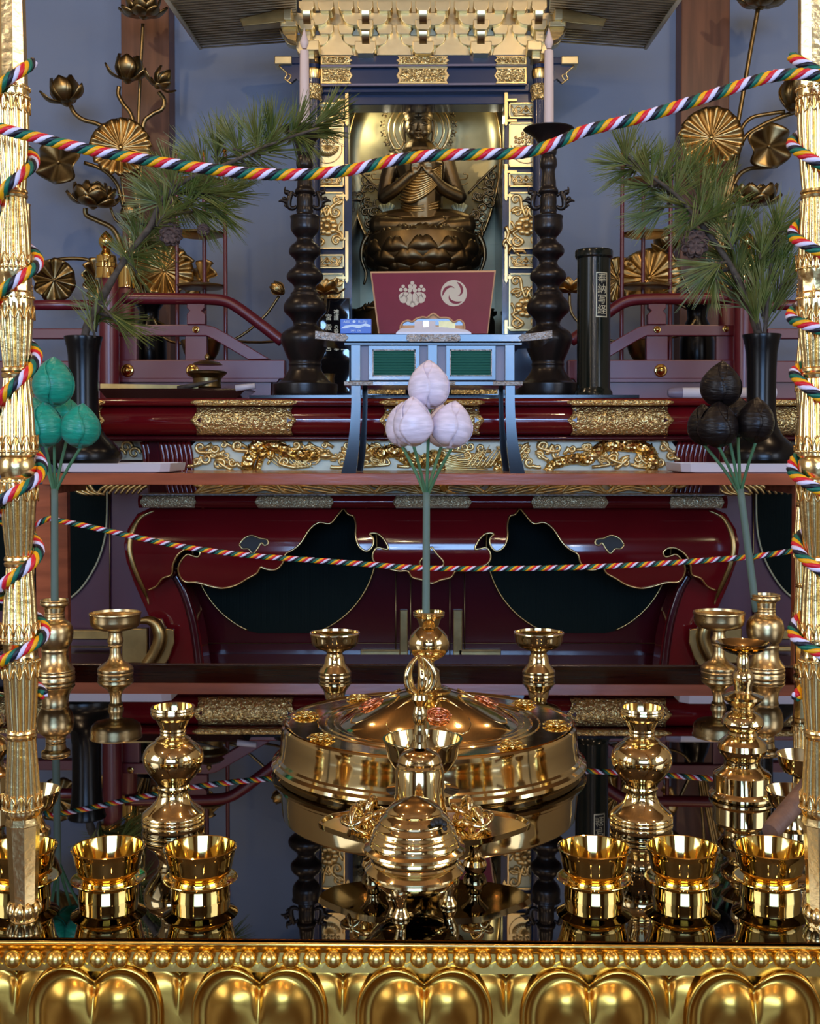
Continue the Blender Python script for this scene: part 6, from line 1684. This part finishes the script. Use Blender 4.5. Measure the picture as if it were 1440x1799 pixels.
for ch, y in zip('\u5949\u7d0d\u5199\u7d4c', (494, 512, 530, 548)):
    p = cylp(10, y, 0.002); a = math.asin(10/29.0)
    text('character', ch, p, 17.5*u_, m_label_gold, lb, 0.0003, rot=(PI/2, 0, a))
# ---- inscribed black board by the shrine's left column
Y = 6.02; t = thing('inscription_board', 'black board with gilt characters between the left candlestick and the shrine', 'signboard', (W(590, 690, Y).x, Y, ZT))
bm = NB(); boxpx(bm, 562, 524, 614, 690, Y, 0.03); bd = obj('board', bm, m_blacklac, t, smooth=False, bevel=0.003)
for ch, x, y, s in (('\u5bae', 577, 558, 12), ('\u6bbf', 577, 576, 12), ('\u5bae', 577, 612, 12), ('\u79ae', 590.5, 549, 10), ('\u8b77', 590.5, 559, 9), ('\u306e', 590.5, 575, 8), ('\u8a93', 590.5, 583, 9), ('\u5949', 591, 613, 10), ('\u7d0d', 603, 612, 9)):
    text('character', ch, W(x, y, Y-0.002), M(s, W(x, y, Y)), m_label_gold, bd, 0.0006)
bm = NB(); c = W(572, 650, 5.6)
t = thing('gilt_lotus_cup', 'small gilt leaf cup low behind the left candlestick', 'ornament', (W(573, 672, 5.6).x, 5.6, ZT))
k = M(1, c); lathe(bm, [(8*k, 0), (10*k, 3*k), (5*k, 8*k), (10*k, 18*k), (15*k, 34*k), (14*k, 44*k), (16*k, 52*k)], (W(573, 672, 5.6).x, 5.6, ZT), 18); obj('cup', bm, m_oldgold_lit, t, smooth='auto')
# low black stand with gilt fittings seen beneath the desk
Y = 5.55; t = thing('low_black_stand', 'low black stand with gilt fittings, seen under the black desk', 'stand', (W(760, 695, Y).x, Y+0.1, ZT))
bm = NB(); a, b = W(636, 690, Y).x, W(884, 690, Y).x; z1_, z0_ = zof(680, 0, Y), ZT; box(bm, ((a+b)/2, Y+0.1, (z1_+z0_)/2), (b-a, 0.2, z1_-z0_)); st_ = obj('stand_body', bm, m_blacklac2, t, smooth=False, bevel=0.003)
for x0, x1 in ((646, 712), (792, 874)):
    bm = NB(); boxpx(bm, x0, 682, x1, 692, Y-0.006, 0.01); obj('gilt_fitting', bm, m_chased, st_, smooth=False)
bm = NB()
for x in range(642, 880, 7): ball(bm, W(x, 696, Y-0.004), M(2.2, W(x, 696, Y)), seg=8, rings=6)
o = obj('silver_bead_row', bm, m_leafgold, st_); o['kind'] = 'stuff'
# ---- dark tray with incense pot, left
Y = 5.0; t = thing('dark_wooden_tray', 'long dark wooden tray on the left of the red altar', 'tray', (W(300, 695, Y).x, Y+0.12, ZT))
bm = NB(); a, b = W(172, 690, Y).x, W(434, 690, Y).x; z0_ = ZT; z1_ = zof(682, 0, Y)
lo_ = [bm.verts.new(v) for v in ((a+0.03, Y+0.02, z0_), (b-0.05, Y+0.02, z0_), (b-0.05, Y+0.24, z0_), (a+0.03, Y+0.24, z0_))]; hi_ = [bm.verts.new(v) for v in ((a, Y, z1_), (b, Y, z1_), (b, Y+0.26, z1_), (a, Y+0.26, z1_))]
in_ = [bm.verts.new(v) for v in ((a+0.01, Y+0.01, z1_), (b-0.01, Y+0.01, z1_), (b-0.01, Y+0.25, z1_), (a+0.01, Y+0.25, z1_))]; fl_ = [bm.verts.new(v) for v in ((a+0.03, Y+0.03, z0_+0.008), (b-0.05, Y+0.03, z0_+0.008), (b-0.05, Y+0.23, z0_+0.008), (a+0.03, Y+0.23, z0_+0.008))]
for A, B in ((lo_, hi_), (hi_, in_), (in_, fl_)):
    for i in range(4): bm.faces.new((A[i], A[(i+1) % 4], B[(i+1) % 4], B[i]))
bm.faces.new(lo_[::-1]); bm.faces.new(fl_); bmesh.ops.recalc_face_normals(bm, faces=bm.faces); obj('tray_body', bm, m_darkwood, t, smooth=False, bevel=0.002)
bm = NB(); polypx(bm, [(176, 674), (348, 677), (348, 683), (176, 683)], Y+0.06, 0.03); o = obj('pale_slat', bm, m_oldgold_lit, None, smooth=False); tag(o, 'pale flat slat lying along the dark wooden tray', 'slat')
bm = NB(); tube(bm, [W(312, 683, Y+0.04), W(352, 674, Y+0.04), W(382, 668, Y+0.04)], [0.012, 0.008, 0.003], 8); o = obj('brown_whisk', bm, m_bark, None); tag(o, 'small brown whisk lying on the dark wooden tray', 'whisk')
bm = NB(); tube(bm, [W(414, 682, Y-0.01), W(448, 678, Y-0.01)], [0.014, 0.012], 8); o = obj('folded_cloth', bm, m_tray, None); tag(o, 'folded pale cloth at the right end of the dark wooden tray', 'cloth')
Yp = 5.12; X = W(364, 680, Yp).x; t = thing('incense_pot', 'small lidded bronze incense pot on the dark wooden tray', 'incense pot', (X, Yp, ZT+0.008))
turned('pot', t, X, Yp, [(30, 638), (35, 640), (34, 643), (29, 647), (25, 651), (24, 660), (25, 666), (22, 671), (15, 675), (10, 677), (13, 681), (14, 685)], m_oldgold, 32, z0=ZT+0.008)
turned('pot_lid', t, X, Yp, [(0.5, 621), (2, 622), (4.5, 626), (4.5, 629), (2, 632), (12, 634), (22, 637), (27, 641)], m_oldgold, 32)
# ---- scroll with cloth end, right
Y = 5.05; a = W(1172, 684, Y); b = W(1362, 684, Y); t = thing('rolled_scroll', 'cream rolled scroll with a grey-blue cloth end behind the black lotus buds', 'scroll', ((a.x+b.x)/2, Y, ZT))
r_ = M(10, a); zc_ = ZT+r_; bm = NB(); q = Matrix.Rotation(PI/2, 3, 'Y'); w_ = b.x-a.x
lathe(bm, [(r_*0.96, w_*0.13), (r_*0.96, w_)], (a.x, Y, zc_), 24, rot=q); obj('paper_roll', bm, m_paper, t, smooth='auto')
bm = NB(); lathe(bm, [(0.001, 0), (r_*0.6, 0.002), (r_*0.85, w_*0.03), (r_, w_*0.08), (r_, w_*0.135)], (a.x, Y, zc_), 24, rot=q); obj('cloth_end', bm, m_greyframe, t, smooth='auto')

# ---- three-tier lamp stands (red rods, gilt discs)
def lampstand(f, lab):
    Y = 5.98; cx = W(f(1138), 500, Y).x; t = thing('tiered_lamp_stand', lab, 'lamp stand', (cx, Y, ZT), 'tiered lamp stands flanking the shrine')
    for x, yt, dy in ((1092, 272, 0.0), (1129, 276, 0.09), (1177, 274, 0.0)):
        X = W(f(x), 500, Y+dy).x; turned('rod', t, X, Y+dy, [(3.6, yt), (3.6, 712)], m_redrail, 12)
        turned('rod_tip', t, X, Y+dy, [(0.5, yt-13), (3, yt-10), (4, yt-6), (2, yt-3), (4.5, yt)], m_cup, 12)
    for y in (318, 410, 502):
        turned('gilt_disc', t, cx, Y+0.04, [(41, y-1), (43, y), (42, y+3), (36, y+5), (10, y+5)], m_oldgold_lit, 36)
    turned('gilt_bowl', t, cx, Y+0.04, [(34, 598), (36, 600), (34, 606), (30, 620), (24, 630), (20, 634)], m_oldgold_lit, 32)
    turned('bowl_foot', t, cx, Y+0.04, [(20, 634), (40, 640), (44, 660), (44, 712)], m_blackvase, 32)
lampstand(lambda x: x, 'red-rodded lamp stand with gilt discs, right of the shrine')
lampstand(lambda x: 1488-x, 'red-rodded lamp stand with gilt discs, left of the shrine under the pine')

# ---- gilt lotus arrangements in dark vases
OPEN = [(6, 12, 0.85, 0.34, 0.10), (7, 34, 1.0, 0.36, 0.14), (8, 62, 1.0, 0.36, 0.16)]
BUD = [(4, -4, 0.95, 0.42, 0.20), (5, 4, 1.0, 0.44, 0.24), (3, 48, 0.9, 0.22, 0.22)]
CLOSED = [(4, -6, 1.0, 0.40, 0.20), (5, -2, 1.05, 0.42, 0.22)]
Y6 = 6.42
def vase_dark(px, t):
    X = W(px, 600, Y6).x; turned('dark_vase', t, X, Y6, [(27, 530), (25, 535), (18, 545), (17, 560), (24, 575), (30, 600), (30, 630), (24, 660), (20, 680), (26, 712)], m_blackvase, 32)
t = thing('gilt_lotus_bouquet', 'antique gilt metal lotus bouquet of buds and wavy leaves, left of the shrine', 'ornament', (W(262, 700, Y6).x, Y6, ZT), 'gilt lotus bouquets flanking the shrine')
vase_dark(262, t)
g = m_oldgold
lotus(t, 252, 30, Y6, 40, g, OPEN, tiltx=R(12), key='o')
lotus(t, 224, 142, Y6-0.05, 44, g, BUD, tiltx=R(10), tilty=R(8), key='b')
lotus(t, 118, 182, Y6-0.05, 46, g, BUD, tiltx=R(6), tilty=R(-10), key='b2')
lotus(t, 276, 152, Y6-0.10, 36, g, [(3, 5, 1.0, 0.34, 0.1), (4, 60, 0.9, 0.25, 0.16)], tilty=R(28), key='b3')
lotus(t, 163, 362, Y6-0.08, 48, g, [(5, 5, 0.9, 0.42, 0.22), (6, 30, 0.9, 0.42, 0.26), (6, 55, 0.85, 0.36, 0.26)], tiltx=R(14), tilty=R(10), key='b4')
lotus(t, 229, 392, Y6-0.06, 34, g, CLOSED, key='b5')
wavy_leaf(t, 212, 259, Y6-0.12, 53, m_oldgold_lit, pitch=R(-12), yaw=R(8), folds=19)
wavy_leaf(t, 103, 285, Y6-0.10, 48, g, pitch=R(12), yaw=R(-28), folds=5, amp=0.16, squash=0.8)
wavy_leaf(t, 95, 492, Y6-0.15, 38, g, pitch=R(10), yaw=R(35), folds=9, amp=0.16)
wavy_leaf(t, 288, 475, Y6-0.05, 52, m_oldgold_lit, pitch=R(-20), yaw=R(20), folds=14, amp=0.1)
wavy_leaf(t, 352, 492, Y6-0.05, 46, m_oldgold_lit, pitch=R(-15), yaw=R(-48), folds=9, amp=0.12, squash=0.8)
wavy_leaf(t, 172, 492, Y6-0.02, 40, m_oldgold_lit, pitch=R(0), yaw=R(60), folds=13, amp=0.1)
for pts, r in (([(251, 42), (247, 120), (243, 215), (240, 330), (248, 450), (260, 545)], 3.2), ([(209, 152), (208, 166), (216, 182), (232, 206), (240, 260), (246, 400)], 4), ([(279, 162), (288, 176), (284, 192), (266, 202), (250, 226), (246, 330)], 4),
               ([(124, 186), (132, 200), (148, 211), (172, 218), (205, 240), (232, 300), (246, 430)], 4), ([(148, 286), (180, 298), (203, 320), (213, 350), (235, 440), (258, 545)], 3.6),
               ([(150, 366), (152, 378), (172, 388), (198, 402), (212, 430), (228, 480), (258, 548)], 4.5), ([(193, 362), (203, 386), (220, 395)], 2.5), ([(228, 395), (232, 470), (258, 548)], 3.5), ([(78, 462), (90, 458), (130, 454), (166, 461), (205, 490), (255, 550)], 3.5),
               ([(340, 460), (330, 452), (316, 453), (300, 480), (265, 548)], 3.2), ([(212, 300), (222, 380), (245, 500)], 2.5), ([(288, 500), (275, 525), (264, 550)], 3)):
    stem(t, pts, Y6, r, m_oldgold)
lotus(t, 497, 515, Y6-0.3, 24, m_oldgold_lit, CLOSED, tilty=R(-50), key='s1'); stem(t, [(490, 520), (460, 560), (400, 600), (300, 600), (270, 560)], Y6-0.28, 2.5, g)
t2 = thing('gilt_lotus_bouquet', 'antique gilt metal lotus bouquet right of the shrine, behind the dense pine', 'ornament', (W(1228, 700, Y6).x, Y6, ZT), 'gilt lotus bouquets flanking the shrine')
vase_dark(1224, t2)
lotus(t2, 1337, 12, Y6, 42, g, OPEN, tiltx=R(10), key='o2')
lotus(t2, 1392, 192, Y6-0.05, 52, g, CLOSED+[(2, 14, 1.5, 0.3, 0.3)], tilty=R(6), key='c1')
lotus(t2, 1326, 362, Y6-0.08, 46, g, [(5, 5, 0.7, 0.42, 0.2), (6, 28, 1.0, 0.40, 0.26), (6, 55, 0.85, 0.36, 0.26)], tiltx=R(10), key='b6')
lotus(t2, 1178, 440, Y6-0.04, 40, g, BUD, tilty=R(-20), key='b7')
wavy_leaf(t2, 1249, 242, Y6-0.12, 56, m_oldgold_lit, pitch=R(-12), yaw=R(-6), folds=17)
wavy_leaf(t2, 1350, 257, Y6-0.10, 46, g, pitch=R(14), yaw=R(24), folds=5, amp=0.16, squash=0.85)
wavy_leaf(t2, 1140, 488, Y6-0.10, 56, m_oldgold_lit, pitch=R(-24), yaw=R(-6), folds=15, amp=0.06)
wavy_leaf(t2, 1085, 492, Y6-0.02, 40, m_oldgold_lit, pitch=R(0), yaw=R(-30), folds=13, amp=0.1)
for pts, r in (([(1331, 16), (1316, 100), (1298, 205), (1280, 300), (1262, 400), (1232, 545)], 4), ([(1378, 196), (1350, 200), (1318, 208), (1300, 232), (1290, 280), (1270, 380), (1236, 540)], 3.6), ([(1400, 196), (1370, 206), (1335, 222), (1305, 246), (1290, 300), (1270, 390)], 4),
               ([(1365, 292), (1340, 294), (1312, 298), (1292, 318), (1275, 380), (1240, 545)], 4), ([(1330, 376), (1312, 386), (1290, 394), (1270, 430), (1238, 548)], 4), ([(1178, 442), (1195, 480), (1225, 545)], 3.5), ([(1249, 290), (1245, 400), (1232, 545)], 3), ([(1142, 510), (1180, 530), (1222, 548)], 3)):
    stem(t2, pts, Y6, r, m_oldgold)
lotus(t2, 1000, 512, Y6-0.3, 30, m_oldgold_lit, [(5, 30, 1.0, 0.36, 0.15), (6, 70, 1.0, 0.36, 0.16)], tiltx=R(10), key='s2'); stem(t2, [(1000, 515), (1010, 560), (1080, 600), (1190, 590), (1222, 560)], Y6-0.28, 2.5, g)
lotus(t, 572, 515, 5.93, 30, m_oldgold_lit, [(5, 30, 1.0, 0.36, 0.15), (6, 70, 1.0, 0.36, 0.16)], tiltx=R(10), key='s3'); stem(t, [(572, 516), (560, 560), (480, 600), (340, 590), (268, 560)], [5.93, 5.98, 6.1, 6.3, 6.42], 2.5, g)

# ============================================================ SILK LOTUS BUDS in the brass vases
def silk_bud(parent, px, py, Y, w, h, m, lean=0, nm='silk_bud'):
    """py = middle row; egg with a pointed tip and overlapping silk folds"""
    c = W(px, py, Y); r = M(w, c); hh = M(h, c)
    prof = [(0.10, 0.0), (0.42, 0.05), (0.72, 0.14), (0.92, 0.26), (1.0, 0.40), (0.97, 0.53), (0.86, 0.66), (0.66, 0.79), (0.40, 0.90), (0.16, 0.97), (0.02, 1.0)]
    prof = smoothprof(prof, 3)
    bm = NB(); lathe(bm, [(a*r, (b-0.45)*hh) for a, b in prof], n=28)
    for v in bm.verts:
        n_ = noise.noise(v.co*60+Vector((px, 0, py)))*0.035; a = math.atan2(v.co.y, v.co.x); v.co.x *= 1+n_; v.co.y *= 1+n_
    o = obj(nm, bm, m, None); o.parent = parent; o.location = c-wloc(parent); o.rotation_euler = (R(random.uniform(-8, 8)), R(lean), R(random.uniform(0, 90)))
    for k in range(4):      # overlapping outer petals drawn up to the tip
        a0 = 2*PI*k/4+R(-90+30); bm = NB(); g = []
        nv, nu = 12, 10
        for j in range(nv+1):
            t = 0.03+0.95*j/nv; rr = 0
            for (r1, b1), (r2, b2) in zip(prof, prof[1:]):
                if b1 <= t <= b2: rr = r1+(r2-r1)*(t-b1)/max(b2-b1, 1e-6)
            half = 0.95*(1-max(0, (t-0.42)/0.58)**1.5*0.94)*(0.55+0.45*min(1, t/0.3)); row = []
            for i in range(nu+1):
                u1 = 2*i/nu-1; a = a0+u1*half; lift = 1.03+0.03*k+0.05*abs(u1)**2*math.sin(PI*t)
                row.append(bm.verts.new((rr*lift*r*math.cos(a), rr*lift*r*math.sin(a), (t-0.45)*hh)))
            g.append(row)
        for j in range(nv):
            for i in range(nu): bm.faces.new((g[j][i], g[j][i+1], g[j+1][i+1], g[j+1][i]))
        q = obj('silk_petal', bm, m, None, solid=0.0006); q.parent = o
    return o
def bouquet(label, vx, vy, Y, joint, mouth, buds, m):
    b0 = W(mouth[0], mouth[1], Y); t = thing('silk_lotus_stems', label, 'artificial flowers', tuple(b0), 'silk lotus bud bunches')
    for x, y, w, h, lean, dy in buds:
        silk_bud(t, x, y, Y+dy, w, h, m, lean)
        a = W(x, y+h*0.42, Y+dy); mid = W(x+(joint[0]-x)*0.55, y+h*0.5+(joint[1]-y-h*0.5)*0.5, Y+dy*0.5); c = W(joint[0]+(x-joint[0])*0.07, joint[1], Y); e = W(joint[0]+(x-joint[0])*0.03, joint[1]+12, Y)
        bm = NB(); P = spline([a, mid, c, e], 6); tube(bm, P, M(2.8, a), 8); obj('bud_stem', bm, m_stem, t)
    a = W(joint[0], joint[1]-3, Y); c = W(mouth[0], mouth[1]+22, Y); bm = NB(); P = [a.lerp(c, i/8) for i in range(9)]
    tube(bm, P, rpick([M(6.2, a), M(6.8, a)], 9), 14); obj('wrapped_stem', bm, m_stemgrey, t)
YG = on(97, 1191)[1]
bouquet('bunch of emerald green silk lotus buds on a wrapped stem in the rear left vase', 0, 0, YG, (96, 862), (96, 1058), [(95, 675, 33, 88, 0, -0.03), (80, 750, 31, 80, -3, -0.05), (142, 752, 31, 80, 5, -0.04), (118, 738, 27, 76, 0, 0.05), (62, 738, 26, 74, 0, 0.04)], m_silkgreen)
bouquet('bunch of white silk lotus buds on a wrapped stem in the centre vase', 0, 0, DY, (749, 868), (748, 1082), [(754, 680, 33, 88, 0, -0.03), (726, 745, 33, 88, -4, -0.06), (794, 750, 33, 86, 10, -0.05), (706, 750, 26, 80, -4, 0.04), (775, 752, 26, 76, 4, 0.06)], m_silkwhite)
YK = on(1343, 1185)[1]
bouquet('bunch of black silk lotus buds on a slanting wrapped stem in the rear right vase', 0, 0, YK, (1300, 862), (1328, 1052), [(1267, 680, 32, 84, 0, -0.03), (1262, 750, 33, 82, -4, -0.06), (1327, 742, 31, 82, 6, -0.05), (1236, 750, 26, 74, 0, 0.04), (1296, 735, 26, 74, 0, 0.06)], m_silkblack)
